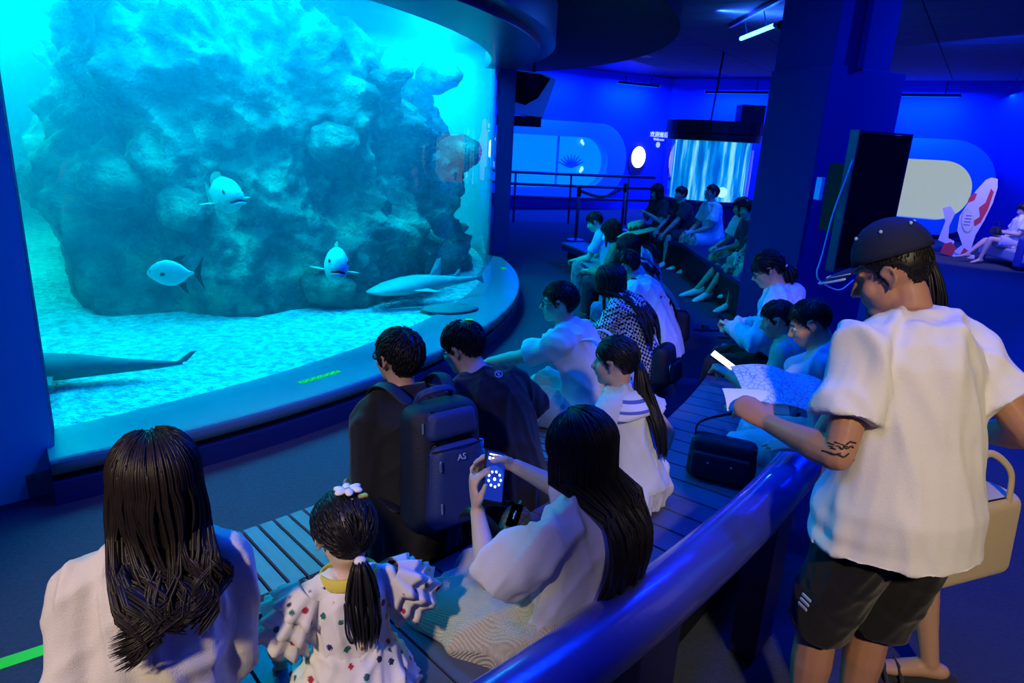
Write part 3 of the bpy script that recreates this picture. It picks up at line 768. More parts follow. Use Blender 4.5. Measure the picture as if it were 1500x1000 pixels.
    for sd in (-1, 1):
        Lg = (legs or {}).get(sd, {})
        hj = hip+V((sd*.088*g, 0, -.01*S)); f.hj[sd] = hj
        if seat is not None: ft = V(Lg.get('to', (sd*.11*S, .42*S, .075*S)))
        else: ft = V(Lg.get('to', (sd*.10*S, 0, .075*S)))
        kn, an = ik(hj, ft, .42*S, .40*S, Lg.get('pole', (sd*.12, .8, 1.)))
        f.kne[sd] = kn; f.ank[sd] = an
        body.tube([hj, hj.lerp(kn, .35), hj.lerp(kn, .8), kn], [.088*g, .080*g, .060*g, .055*g], 14)
        body.tube([kn, kn.lerp(an, .28), kn.lerp(an, .7), an], [.054*g, .056*g, .040*g, .034*g], 12)
        td = V(Lg.get('toe', (sd*.25, 1, -.25))).normalized(); f.toe[sd] = td
        body.tube([an-td*.045*S+V((0, 0, -.035*S)), an+td*.03*S+V((0, 0, -.02*S)), an+td*.11*S+V((0, 0, -.03*S)), an+td*.165*S+V((0, 0, -.03*S))], [.030*S, .036*S, (.038*S, .026*S), (.030*S, .018*S)], 10, side=td.cross(V((0, 0, 1))))
    if seat is not None:
        for sd in (-1, 1): body.ell(hip+V((sd*.07*g, -.02*S, -.015*S)), (.092*g, .10*g, .085*g))
    f.body = grow(body, 'body', skin, root, voxel, 2)
    return f
# ---- clothing
def shirt(f, m, ease=.016, hem=-.10, hemflare=.02, sleeve=.62, long=False, voxel=None, fold=(.010, 26), name='shirt', sleeve_r=.016, neck=.535, seed=1, back=0., zip_=None):
    mb = MB(); S = f.S; g = f.girth*S
    rings = []
    tb = [(s, rx, ry) for s, rx, ry in SPINE if s > hem+.02 and s <= neck+1e-6]
    ic = lambda s: (np.interp(s, [t[0] for t in SPINE], [t[1] for t in SPINE]), np.interp(s, [t[0] for t in SPINE], [t[2] for t in SPINE]))
    tb = [(hem, *(max(a, b) for a, b in zip(ic(max(hem, -.03)), (.158, .116))))]+tb
    for s, rx, ry in tb:
        fl = hemflare*max(0, min(1, (.30-s)/.40)); rx = max(rx, .150 if s < .4 and s > 0 else 0)
        e = ease if s < .49 else ease*.5
        rings.append(f.ring(max(s, -.10), rx*g+e+fl, ry*g+e+fl, 24) if s >= -.10 else None)
        if rings[-1] is None:
            c, d = f.at(-.10); base = f.ring(-.10, rx*g+e+fl, ry*g+e+fl, 24); rings[-1] = [p+d*(s+.10)*S for p in base]
    mb.loft(rings)
    nk, nd = f.at(.505)
    for sd in (-1, 1):
        so, el, wr = f.sho[sd], f.elb[sd], f.wri[sd]
        ds = f.at(.435)[1]
        mb.tube([nk-nd*.012*S, (nk+so)/2+ds*.004*S, so], [.046*g+ease*.5, .048*g+ease*.6, .052*g+ease*.7], 14)
        if long:
            mb.tube([so, so.lerp(el, .4), so.lerp(el, .85), el, el.lerp(wr, .3), el.lerp(wr, .93)], [.052*g+ease*.7, .048*g+sleeve_r*.8, .044*g+sleeve_r, .044*g+sleeve_r, .042*g+sleeve_r, .030*g+sleeve_r*.8], 14, roundcap=True)
        else:
            e_ = so.lerp(el, sleeve)
            pts = [so-(e_-so).normalized()*.01, so.lerp(e_, .5), e_]
            mb.tube(pts, [.052*g+ease*.7, .049*g+sleeve_r*.9, .047*g+sleeve_r*1.4], 16, roundcap=False)
            mb.ell(so, (.053*g+ease*.7,)*3)
    return grow(mb, name, m, f.root, voxel or f.voxel*1.1, 4, fold, seed)
def legwear(f, m, frac=.62, ease=.014, flare=.016, voxel=None, fold=(.007, 30), name='trousers', top=.14, seed=2, seated=True):
    """frac 0..1 thigh, 1..2 shin"""
    mb = MB(); S = f.S; g = f.girth*S
    rings = [f.ring(s, rx*g+ease, ry*g+ease) for s, rx, ry in SPINE if s <= top]
    mb.loft(rings)
    for sd in (-1, 1):
        hj, kn, an = f.hj[sd], f.kne[sd], f.ank[sd]
        pts = [hj, hj.lerp(kn, .35)]; rs = [.092*g+ease, .084*g+ease+flare*.4]
        if frac <= 1: pts.append(hj.lerp(kn, frac)); rs.append((.084-.026*frac)*g+ease+flare)
        else: pts += [hj.lerp(kn, .85), kn, kn.lerp(an, .3), kn.lerp(an, frac-1)]; rs += [.062*g+ease+flare*.6, .060*g+ease+flare*.5, .056*g+ease+flare*.6, .040*g+ease+flare]
        mb.tube(pts, rs, 16, roundcap=False)
        mb.ell(hj, (.092*g+ease,)*3)
    if f.root is not None and seated:
        for sd in (-1, 1): mb.ell(f.hip+V((sd*.07*g, -.02*S, -.015*S)), (.096*g+ease, .104*g+ease, .085*g+ease*.4))
    return grow(mb, name, m, f.root, voxel or f.voxel*1.2, 4, fold, seed)
def skirt(f, m, drop=.16, ease=.03, voxel=None, fold=(.012, 22), name='skirt', top=.20, seed=3):
    mb = MB(); S = f.S; g = f.girth*S
    mb.loft([f.ring(s, rx*g+ease*.7, ry*g+ease*.7) for s, rx, ry in SPINE if s <= top])
    for sd in (-1, 1):
        hj, kn, an = f.hj[sd], f.kne[sd], f.ank[sd]
        mb.tube([hj, hj.lerp(kn, .5), kn, kn.lerp(an, drop)], [.098*g+ease, .094*g+ease, .072*g+ease, .075*g+ease], 16, roundcap=False)
        mb.ell(kn, (.066*g+ease,)*3); mb.ell(hj, (.1*g+ease,)*3)
    a = (f.hj[-1]+f.hj[1])/2; b = (f.kne[-1]+f.kne[1])/2; c = b.lerp((f.ank[-1]+f.ank[1])/2, drop)
    w = (f.kne[1]-f.kne[-1]).length/2
    mb.tube([a, a.lerp(b, .5), b, c], [(.12*g, .085*g+ease), ((.10*g+w)/2+.03, .08*g+ease), (w+.02, .062*g+ease), (w+.02, .06*g+ease)], 18, side=(1, 0, 0), roundcap=False)
    return grow(mb, name, m, f.root, voxel or f.voxel*1.2, 4, fold, seed)
def shoe(f, m, voxel=.009, ease=.007, name='shoe', sides=(-1, 1), sandal=False):
    S = f.S
    for sd in sides:
        an, td = f.ank[sd], f.toe[sd]; sdv = td.cross(V((0, 0, 1))).normalized(); up = sdv.cross(td).normalized()
        mb = MB()
        if sandal:
            mb.tube([an-td*.06*S-up*.058*S, an+td*.05*S-up*.060*S, an+td*.13*S-up*.058*S, an+td*.19*S-up*.054*S], [(.034*S, .012*S), (.040*S, .012*S), (.046*S, .012*S), (.034*S, .012*S)], 12, side=sdv)
            o = grow(mb, name, m, f.root, voxel, 1)
            st = MB(); p0 = an+td*.10*S-up*.055*S
            for q in (0, .05): st.tube([p0+td*q*S+sdv*.044*S, p0+td*q*S+up*.046*S+sdv*.02*S, p0+td*q*S+up*.046*S-sdv*.02*S, p0+td*q*S-sdv*.044*S], [(.004*S, .016*S)]*4, 8)
            st.build('strap', m, f.root, smooth=True)
            continue
        mb.tube([an-td*.062*S-up*.02*S, an+td*.0*S-up*.02*S, an+td*.07*S-up*.03*S, an+td*.13*S-up*.034*S, an+td*.19*S-up*.038*S], [(.034*S, .044*S), (.040*S+ease, .050*S), (.044*S+ease, .040*S), (.046*S+ease, .032*S), (.034*S+ease, .022*S)], 14, side=sdv)
        grow(mb, name, m, f.root, voxel, 2)
def eyes(f, brows=True):
    k = f.k
    for sx in (-1, 1):
        MB().ell(f.H(sx*.030, .0765, .004), (.0135*k, .010*k, .0075*k), f.R, 12, 8).build('eye', 'eyewhite', f.root, smooth=True)
        MB().ell(f.H(sx*.030, .0835, .004), (.0055*k, .0045*k, .0058*k), f.R, 10, 8).build('iris', 'iris', f.root, smooth=True)
        if brows: MB().tube([f.H(sx*.012, .092, .026), f.H(sx*.032, .088, .031), f.H(sx*.052, .072, .026)], [.003*k, .004*k, .002*k], 6).build('eyebrow', 'hair', f.root, smooth=True)
    MB().ell(f.H(0, .0975, -.058), (.020*k, .004*k, .0065*k), f.R, 10, 6).build('lips', 'lips', f.root, smooth=True)
def glasses(f, m='black', thin=.0018):
    k = f.k; mb = MB()
    for sx in (-1, 1):
        c = [f.H(sx*(.034+.026*math.cos(a)), .101-.012*abs(math.cos(a)) if False else .100-.010*(.5+.5*math.cos(a)), .0+.019*math.sin(a)) for a in [2*PI*i/16 for i in range(17)]]
        mb.tube(c, thin*1.2, 6)
        mb.tube([f.H(sx*.060, .090, .006), f.H(sx*.076, .055, .008), f.H(sx*.082, .005, .010), f.H(sx*.083, -.012, -.002)], thin, 6)
    mb.tube([f.H(-.009, .104, .004), f.H(0, .108, .007), f.H(.009, .104, .004)], thin, 6)
    return mb.build('glasses', m, f.root, smooth=True)
# ---- hair
def scalp(az, el, t): # az from front, head units
    x, y, z = math.sin(az)*math.cos(el), math.cos(az)*math.cos(el), math.sin(el)
    return V((0, -.012, .033))+V((x*(.0755+t), y*(.0945+t), z*(.0845+t)))
def hairline(az, fringe=.058, sideb=.0, nape=-.075):
    a = abs((az+PI) % (2*PI)-PI)      # 0 front .. pi back
    return float(np.interp(a, [0, .7, 1.05, 1.25, 1.45, 1.75, 2.0, 2.4, PI], [fringe, fringe-.004, .03, sideb-.02, .004, .032, -.01, nape, nape]))
def haircap(f, m='hair', thick=.016, fringe=.058, sideb=0., nape=-.075, locks=350, ll=.045, lr=.0035, seed=0, name='hair', side_t=.6, extra=None, lift=.006, crown=(0, -.35), jit=.004):
    rs = random.Random(seed); mb = MB(); k = f.k
    n, mm = 44, 30
    rings = []
    for i in range(mm+1):
        el = -PI/2+PI*(i+.01*(i == 0)-.01*(i == mm))/mm; r = []
        for j in range(n):
            az = 2*PI*j/n; t = thick*(side_t+(1-side_t)*max(0, math.sin(el)))
            p = scalp(az, el, t); zl = hairline(az, fringe, sideb, nape)
            if p.z < zl:
                q = min(1, (zl-p.z)/.012); p = p.lerp(scalp(az, el, -.012), q)
                p.z = max(p.z, zl-.03)
            else: p = p+(p-V((0, -.012, .033))).normalized()*jit*noise.noise(V((p.x*60+seed, p.y*60, p.z*60)))
            r.append(f.hc+f.R @ (p*k))
        rings.append(r)
    mb.loft(rings)
    # strands combed away from the crown
    cr = V((crown[0], crown[1], 1)).normalized()
    cnt = 0; tries = 0
    while cnt < locks and tries < locks*6:
        tries += 1
        az = rs.uniform(0, 2*PI); el = math.asin(rs.uniform(-.75, 1))
        t = thick*(side_t+(1-side_t)*max(0, math.sin(el)))
        p = scalp(az, el, t); zl = hairline(az, fringe, sideb, nape)
        if p.z < zl+.008: continue
        c0 = V((0, -.012, .033)); d = (p-c0).normalized(); ax = cr.cross(d)
        if ax.length < .05: continue
        ax.normalize(); pts = []; L = ll*rs.uniform(.6, 1.2); ww = rs.uniform(-.25, .25)
        ok = True
        for q in range(5):
            a = L/.095*q/4; dd = rotv(d, ax, a); dd = rotv(dd, d, ww*q/4)
            az2 = math.atan2(dd.x/.0755, dd.y/.0945); el2 = math.asin(max(-1, min(1, dd.z)))
            e2 = math.atan2(dd.z/.0845, math.hypot(dd.x/.0755, dd.y/.0945))
            pp = scalp(az2, e2, t+lift*math.sin(q/4*PI)*rs.uniform(.3, 1.2)-(.004 if q == 4 else 0))
            pts.append(f.hc+f.R @ (pp*k))
            if pp.z < hairline(az2, fringe, sideb, nape)-.012: break
        if len(pts) < 3: continue
        mb.tube(pts, [lr*k*.7]+[lr*k]*(len(pts)-2)+[lr*k*.25], 4, roundcap=False); cnt += 1
    if extra: extra(mb, rs)
    return mb.build(name, m, f.root, smooth=True)
def longlocks(f, mb, rs, n=140, length=.35, arc=(1.0, 2*PI-1.0), back=None, r=.006, spread=1.0, curl=.0, part=.0, layer=.02, flat=.7, top_t=.012, side_pull=0., wave=.004, fwd=0., clumps=13):
    """locks from the parting over the skull, then hanging in clumps; back(z, x) -> y the hair must stay behind (local)"""
    k = f.k
    cl = [(rs.uniform(.80, 1.08), rs.uniform(0, 6.28), rs.choice((-1, 1)), rs.uniform(.7, 1.3), rs.uniform(-.02, .02)) for _ in range(clumps)]
    for i in range(n):
        u0 = (i+rs.random())/n; az = arc[0]+(arc[1]-arc[0])*u0; lay = rs.random()
        ci = min(clumps-1, int(u0*clumps)); cL, ph, cdir, cs, cx = cl[ci]
        uc = (ci+.5)/clumps; azc = arc[0]+(arc[1]-arc[0])*uc
        t = top_t+layer*lay*.6
        pts = []
        el0 = rs.uniform(.9, 1.45) if rs.random() < .6 else rs.uniform(.3, .9)
        for q in range(6):
            el = el0+(-.12-el0)*q/5
            pts.append(f.hc+f.R @ ((scalp(az, el, t)+V((part*.02, 0, 0)))*k))
        base = pts[-1].copy(); cb = f.hc+f.R @ (scalp(azc, -.12, t)*k)
        L = length*cL*rs.uniform(.93, 1.05); m = 10; c0x = f.hc.x; ph2 = ph+rs.uniform(-.3, .3); jx, jy = rs.uniform(-.006, .006), rs.uniform(-.004, .004)
        for q in range(1, m+1):
            u = q/m; g = min(.75, u*.9)
            bx = base.x+(cb.x-base.x)*g+jx*u; by = base.y+(cb.y-base.y)*g*.5+jy*u
            x = bx+(bx-c0x)*(spread-1)*u+wave*math.sin(u*5+ph2)*(.4+u*1.6)+side_pull*u*u+cx*u
            y = by-.02*u+fwd*u
            z = base.z-L*u
            if curl and u > .62:
                w = (u-.62)/.38; a = w*PI*1.35
                x += cdir*curl*cs*math.sin(a); y -= curl*.55*(1-math.cos(a))*.5; z += curl*1.1*w*w
            if back and base.y < f.hc.y+.06:
                yb = back(z, x)-.008-layer*lay
                y = min(y, yb) if y > yb-.07 else y
            pts.append(V((x, y, z)))
        rr = [r*.6]+[r]*(len(pts)-4)+[r*.85, r*.6, r*.15]
        mb.tube(pts, [(q*1.0, q*flat) for q in rr], 5, roundcap=False)
def backfn(f, ease=.03):
    S = f.S; g = f.girth*S
    zs, ys, xs = [], [], []
    for s, rx, ry in SPINE:
        c, d = f.at(s); zs.append(c.z); ys.append(c.y-ry*g-ease); xs.append(rx*g+ease)
    o = np.argsort(zs); zs = np.array(zs)[o]; ys = np.array(ys)[o]; xs = np.array(xs)[o]
    cy = [f.at(s)[0].y for s, _, _ in SPINE]; cy = np.array(cy)[o]
    def fn(z, x):
        yb = np.interp(z, zs, ys); rx = np.interp(z, zs, xs); c = np.interp(z, zs, cy)
        q = min(1, abs(x)/max(rx, .05))
        if z > zs[-1]: return 9
        if z > zs[-3]: return float(yb+.02)
        return float(c+(yb-c)*math.sqrt(max(0, 1-q*q*.8)))
    return fn
def ponytail(f, mb, rs, start, length=.28, n=50, r=.006, width=.03, dirv=(0, -.35, -1), back=None, curl=.0):
    k = f.k; s = f.hc+f.R @ (V(start)*k); d = V(dirv).normalized()
    for i in range(n):
        a = rs.uniform(0, 2*PI); q = math.sqrt(rs.random()); L = length*rs.uniform(.75, 1.05)
        side = V((1, 0, 0)); nrm = d.cross(side).normalized(); off = side*math.cos(a)*q+nrm*math.sin(a)*q
        pts = []
        for u in (0, .12, .3, .5, .7, .88, 1.0):
            w = width*(.35+1.0*math.sin(min(1, u*1.15)*PI*.62))*(1-.35*u*u)
            dd = (d*(1-u*.5)+V((0, 0, -1))*u*.5)
            p = s+dd*L*u+off*w+side*curl*math.sin(u*4+a)
            if back: p.y = min(p.y, back(p.z, p.x)-.01-abs(off.y)*w)
            pts.append(p)
        mb.tube(pts, [r*.7, r, r, r, r*.9, r*.7, r*.2], 5, roundcap=False)
def neckband(f, m, r=.004, s=.505, rx=.082, ry=.074, name='collar'):
    g = f.girth*f.S; p = f.ring(s, rx*g, ry*g, 24); p.append(p[0]); 
    MB().tube(p, [(r, r)]*len(p), 8).build(name, m, f.root, smooth=True)
# ------------------------------------------------------------------ people: materials
M['skin'] = mat('skin', (.56, .33, .23), .5, var=.08, vs=14, spec=.35, bump=.04, bs=160)
M['skinpale'] = mat('skin_pale', (.66, .45, .35), .5, var=.07, vs=14, spec=.35, bump=.03, bs=160)
M['skintan'] = mat('skin_tan', (.43, .22, .14), .5, var=.10, vs=14, spec=.35, bump=.05, bs=160)
M['hair'] = mat('hair_black', (.009, .008, .009), .42, var=.4, vs=40, spec=.32)
M['hairbrown'] = mat('hair_dark_brown', (.016, .011, .008), .44, var=.5, vs=40, spec=.30)
M['eyewhite'] = mat('eye_white', (.75, .75, .75), .2, var=0)
M['iris'] = mat('iris_dark', (.015, .01, .008), .15, var=0)
M['lips'] = mat('lips', (.45, .18, .16), .45, var=0)
def cloth(name, c, rough=.85, bump=.25, bs=350, var=.06, vs=4):
    M[name] = mat(name, c, rough, var=var, vs=vs, bump=bump, bs=bs, spec=.15, sheen=.15)
cloth('c_cream', (.78, .72, .62)); cloth('c_white', (.80, .80, .78)); cloth('c_whiteb', (.70, .74, .78)); cloth('c_black', (.010, .010, .014)); cloth('c_jacket', (.012, .012, .015), .7)
cloth('c_greyblue', (.42, .48, .56)); cloth('c_hoodie', (.50, .66, .78)); cloth('c_green', (.14, .45, .30)); cloth('c_bluegrey', (.30, .36, .45)); cloth('c_khaki', (.50, .44, .34)); cloth('c_lightjean', (.45, .55, .66))
cloth('c_navy', (.02, .03, .09)); cloth('c_dark', (.03, .035, .05)); cloth('c_olive', (.20, .24, .16)); cloth('c_teal', (.12, .26, .28)); cloth('c_denim', (.10, .16, .30)); cloth('c_yellow', (.75, .62, .10)); cloth('c_shirtblue', (.45, .55, .75))
cloth('c_lav', (.55, .55, .72)); cloth('c_beige', (.62, .50, .30), .55)
def patterned(name, build, rough=.85):
    m, t, b = nt(name); b.inputs['Roughness'].default_value = rough; b.inputs['Specular IOR Level'].default_value = .15
    co = N(t, 'ShaderNodeTexCoord'); build(t, b, co); M[name] = m
def _check(t, b, co):
    mp = N(t, 'ShaderNodeMapping'); mp.inputs['Rotation'].default_value = (.5, .0, .6)
    ck = N(t, 'ShaderNodeTexChecker'); ck.inputs['Scale'].default_value = 62; ck.inputs[1].default_value = (.62, .66, .72, 1); ck.inputs[2].default_value = (.012, .015, .03, 1)
    t.links.new(co.outputs['Object'], mp.inputs[0]); t.links.new(mp.outputs[0], ck.inputs[0]); t.links.new(ck.outputs[0], b.inputs['Base Color'])
patterned('c_check', _check)
def _knit(t, b, co):
    wv = N(t, 'ShaderNodeTexWave'); wv.bands_direction = 'Y'; wv.inputs['Scale'].default_value = 62; wv.inputs['Distortion'].default_value = .6
    w2 = N(t, 'ShaderNodeTexWave'); w2.bands_direction = 'X'; w2.inputs['Scale'].default_value = 70
    t.links.new(co.outputs['Object'], wv.inputs[0]); t.links.new(co.outputs['Object'], w2.inputs[0])
    mu = N(t, 'ShaderNodeMath', operation='MULTIPLY'); t.links.new(wv.outputs['Fac'], mu.inputs[0]); t.links.new(w2.outputs['Fac'], mu.inputs[1])
    cr = N(t, 'ShaderNodeValToRGB'); cr.color_ramp.elements[0].color = (.50, .46, .36, 1); cr.color_ramp.elements[1].color = (.86, .83, .72, 1); cr.color_ramp.elements[1].position = .4
    t.links.new(mu.outputs[0], cr.inputs[0]); t.links.new(cr.outputs[0], b.inputs['Base Color'])
    bp = N(t, 'ShaderNodeBump'); bp.inputs['Strength'].default_value = .8; bp.inputs['Distance'].default_value = .006
    t.links.new(mu.outputs[0], bp.inputs['Height']); t.links.new(bp.outputs[0], b.inputs['Normal'])
patterned('c_knit', _knit)
def _hearts(t, b, co):
    vo = N(t, 'ShaderNodeTexVoronoi'); vo.inputs['Scale'].default_value = 26; vo.inputs['Randomness'].default_value = .55
    nz = N(t, 'ShaderNodeTexNoise'); nz.inputs['Scale'].default_value = 90
    ad = N(t, 'ShaderNodeMix', data_type='VECTOR'); ad.inputs[0].default_value = .012
    t.links.new(co.outputs['Object'], ad.inputs[4]); t.links.new(nz.outputs['Color'], ad.inputs[5])
    t.links.new(ad.outputs[1], vo.inputs['Vector'])
    lt = N(t, 'ShaderNodeMath', operation='LESS_THAN'); lt.inputs[1].default_value = .23
    t.links.new(vo.outputs['Distance'], lt.inputs[0])
    cr = N(t, 'ShaderNodeValToRGB'); cr.color_ramp.interpolation = 'CONSTANT'; e = cr.color_ramp.elements
    e[0].color = (.02, .03, .12, 1); e[1].position = .34; e[1].color = (.45, .03, .06, 1); x = e.new(.6); x.color = (.65, .5, .05, 1); x = e.new(.72); x.color = (.03, .16, .12, 1); x = e.new(.86); x.color = (.4, .05, .1, 1)
    t.links.new(vo.outputs['Color'], cr.inputs[0])
    mx = N(t, 'ShaderNodeMix', data_type='RGBA'); mx.inputs[6].default_value = (.80, .76, .72, 1)
    t.links.new(lt.outputs[0], mx.inputs[0]); t.links.new(cr.outputs[0], mx.inputs[7]); t.links.new(mx.outputs[2], b.inputs['Base Color'])
patterned('c_hearts', _hearts)
def _stripe(t, b, co):
    wv = N(t, 'ShaderNodeTexWave'); wv.bands_direction = 'Z'; wv.inputs['Scale'].default_value = 9
    t.links.new(co.outputs['Object'], wv.inputs[0])
    cr = N(t, 'ShaderNodeValToRGB'); cr.color_ramp.interpolation = 'CONSTANT'; e = cr.color_ramp.elements; e[0].color = (.80, .82, .84, 1); e[1].position = .78; e[1].color = (.10, .16, .45, 1)
    t.links.new(wv.outputs['Fac'], cr.inputs[0]); t.links.new(cr.outputs[0], b.inputs['Base Color'])
patterned('c_stripe', _stripe)
def _spots(t, b, co):
    vo = N(t, 'ShaderNodeTexVoronoi'); vo.inputs['Scale'].default_value = 17
    t.links.new(co.outputs['Object'], vo.inputs['Vector'])
    lt = N(t, 'ShaderNodeMath', operation='LESS_THAN'); lt.inputs[1].default_value = .3; t.links.new(vo.outputs['Distance'], lt.inputs[0])
    mx = N(t, 'ShaderNodeMix', data_type='RGBA'); mx.inputs[6].default_value = (.62, .66, .5, 1); mx.inputs[7].default_value = (.04, .07, .12, 1)
    t.links.new(lt.outputs[0], mx.inputs[0]); t.links.new(mx.outputs[2], b.inputs['Base Color'])
patterned('c_spots', _spots)
def _mono(t, b, co):
    mp = N(t, 'ShaderNodeMapping'); mp.inputs['Rotation'].default_value = (.0, .78, .3)
    ck = N(t, 'ShaderNodeTexBrick'); ck.offset = 0; ck.inputs['Scale'].default_value = 26; ck.inputs['Brick Width'].default_value = .5; ck.inputs['Row Height'].default_value = .5; ck.inputs['Mortar Size'].default_value = .03
    ck.inputs['Color1'].default_value = (.13, .10, .07, 1); ck.inputs['Color2'].default_value = (.15, .12, .08, 1); ck.inputs['Mortar'].default_value = (.02, .018, .014, 1)
    t.links.new(co.outputs['Object'], mp.inputs[0]); t.links.new(mp.outputs[0], ck.inputs[0]); t.links.new(ck.outputs[0], b.inputs['Base Color'])
patterned('c_mono', _mono, .45)
FIG = {}
# ------------------------------------------------------------------ front bench
# woman in the cream top
f = FIG['cream'] = person('person with long curled black hair in a cream long-sleeved top', (-.73, 1.20), 31, seat=.43, S=.94, girth=.92, lean=(2, 6, 12), side=6, head=(6, 3, 0), skin='skinpale', voxel=.009,
    arms={-1: dict(to=(-.15, .22, .58), pole=(-.12, -.9, -.6)), 1: dict(to=(.13, .24, .58), pole=(.12, -.9, -.6))})
shirt(f, 'c_cream', ease=.014, hem=-.09, hemflare=.015, long=True, fold=(.010, 20), sleeve_r=.020, voxel=.008)
legwear(f, 'c_dark', 1.9, seed=5)
bf_ = backfn(f, .035)
def ex(mb, rs):
    longlocks(f, mb, rs, 1000, .29, (.95, 2*PI-.95), bf_, .0036, .84, .034, layer=.034, top_t=.008, wave=.012, clumps=19)
    longlocks(f, mb, rs, 420, .24, (1.2, 2*PI-1.2), bf_, .0045, .86, .012, layer=.012, top_t=.004, wave=.004, clumps=70)
haircap(f, 'hairbrown', .016, nape=-.10, locks=200, ll=.07, extra=ex, seed=3)
br = f.wri[-1]; MB().tube([br+V((.036*math.cos(a), .036*math.sin(a), .02)) for a in [2*PI*i/18 for i in range(19)]], .006, 8).build('bangle', 'metal', f.root, smooth=True)
# little girl
f = FIG['girl'] = person('little person with a ponytail and flower clip in a ruffled print dress', (-.37, 1.47), 28, seat=.43, S=.57, girth=1.0, lean=(0, 5, 12), head=(10, 8, 0), hs=1.60, skin='skinpale', voxel=.008,
    arms={-1: dict(to=(-.17, .12, .50), pole=(-1, -.6, -.3)), 1: dict(to=(.15, .16, .52), pole=(1, -.5, -.4))}, legs={-1: dict(to=(-.08, .30, .16)), 1: dict(to=(.08, .30, .16))})
shirt(f, 'c_hearts', ease=.014, hem=.16, hemflare=.0, sleeve=.12, fold=(.006, 30), name='dress_bodice', voxel=.007, neck=.475)
mb = MB(); g_ = f.girth*f.S
rr = []
for s, rx, ry in ((.20, .15, .115), (.12, .20, .165), (.02, .25, .23), (-.06, .28, .28), (-.10, .29, .30)): rr.append(f.ring(s, rx*g_+.01, ry*g_+.01, 40))
rr = [[p+(p-f.at(.05)[0]).normalized()*(.010*(i/4)*math.sin(k_*2.4)) for k_, p in enumerate(r)] for i, r in enumerate(rr)]
mb.loft(rr); grow(mb, 'dress_skirt', 'c_hearts', f.root, .008, 3, (.010, 50), 4)
# ruffles: three wavy flounces over each shoulder
for sd in (-1, 1):
    so, el = f.sho[sd], f.elb[sd]; nk, nd = f.at(.47)
    for j, (u0, rad_, dep) in enumerate(((.0, .052, .060), (.30, .058, .062), (.62, .060, .060))):
        c = so.lerp(el, u0*.8)+V((sd*.012, 0, .012)); ax = (el-so).normalized(); xx = V((0, 1, 0)); xx = (xx-ax*xx.dot(ax)).normalized(); yy = ax.cross(xx)
        rings = []; n = 40
        for q in range(5):
            w = q/4; R_ = rad_*(.75+.65*w); am = .012*w
            rings.append([c+ax*(dep*w-.01)+(xx*math.cos(2*PI*k_/n)+yy*math.sin(2*PI*k_/n))*(R_+am*math.sin(k_*2*PI/n*9+j)) for k_ in range(n)])
        for q in range(4, -1, -1):
            rings.append([p_+(c+ax*(dep*q/4-.01)-p_).normalized()*.004 for p_ in rings[q]])
        MB().loft(rings, cap=False).build('ruffle', 'c_hearts', f.root, smooth=True)
# yellow collar band and cord
p = f.ring(.505, .080*g_+.024, .074*g_+.026, 28); p2 = f.ring(.535, .066*g_+.012, .062*g_+.012, 28)
p.append(p[0]); MB().tube(p, [(.018, .005)]*len(p), 8, side=f.at(.5)[1]).build('collar', 'c_yellow', f.root, smooth=True)
bk = backfn(f, .018)
cd = [f.ring(.50, .07*g_, .08*g_, 16)[10]]
z0 = cd[0].z; x0 = cd[0].x
cd = [V((x0+dx, bk(z0-dz, x0)-.006, z0-dz)) for dx, dz in ((0, -.0), (-.004, .04), (-.006, .09), (.002, .12), (.010, .125), (.014, .09), (.012, .03), (.012, -.0))]
MB().tube(catmull(cd, 5), .0028, 6).build('cord', 'black', f.root, smooth=True)
def ex(mb, rs): ponytail(f, mb, rs, (.0, -.112, -.045), .21, 90, .0045, .036, (0.02, -.22, -1), bk)
haircap(f, 'hair', .020, nape=-.085, sideb=-.02, locks=420, ll=.06, lr=.0035, extra=ex, seed=5, crown=(0, 1.8), lift=.003, side_t=.8)
tie = f.H(0, -.115, -.046); MB().ell(tie, (.016, .012, .012), n=14, m=8).build('hair_tie', 'white', f.root, smooth=True)
M['clipwhite'] = mat('clip_white', (.85, .84, .78), .5); M['clipgold'] = mat('clip_gold', (.8, .5, .08), .35, .4)
cl = f.H(.012, -.035, .135); mb = MB()
for q in range(6):
    a = q*PI/3+.3; d_ = f.R @ V((math.cos(a), math.sin(a), .35)); mb.ell(cl+d_*.022, (.017, .011, .007), (Matrix.Rotation(a, 3, 'Z')), 10, 6)
mb.build('hair_flower', 'clipwhite', f.root, smooth=True)
MB().ell(cl+V((0, 0, .008)), (.008, .008, .006), n=10, m=6).build('flower_heart', 'clipgold', f.root, smooth=True)
MB().box(cl+V((.015, -.02, -.008)), (.06, .016, .008), .2).build('clip_bar', 'clipgold', f.root, bevel=.003)
# woman with phone
f = FIG['phone'] = person('person with very long straight black hair holding a lit phone', (.18, 1.66), 52, seat=.43, S=.90, girth=.92, lean=(-18, -10, 2), head=(24, 12, 4), skin='skinpale', voxel=.0065,
    arms={-1: dict(to=(-.08, .26, .82), pole=(-.8, -.2, -1), hd=(.1, .35, .95), pn=(.75, -.6, .1), curl=(.9, .9, .9, .9)), 1: dict(to=(.06, .24, .92), pole=(1, -.2, -.8), hd=(-.6, .7, .2), pn=(-.3, -.5, -.5), curl=(.5, .6, .7, .7))},
    legs={-1: dict(to=(-.10, .40, .08)), 1: dict(to=(.08, .42, .08))})
shirt(f, 'c_whiteb', ease=.018, hem=-.07, hemflare=.02, sleeve=.9, fold=(.010, 22), sleeve_r=.032, voxel=.008)
skirt(f, 'c_knit', .75, .052, fold=(.016, 16), voxel=.009)
bf2 = backfn(f, .035)
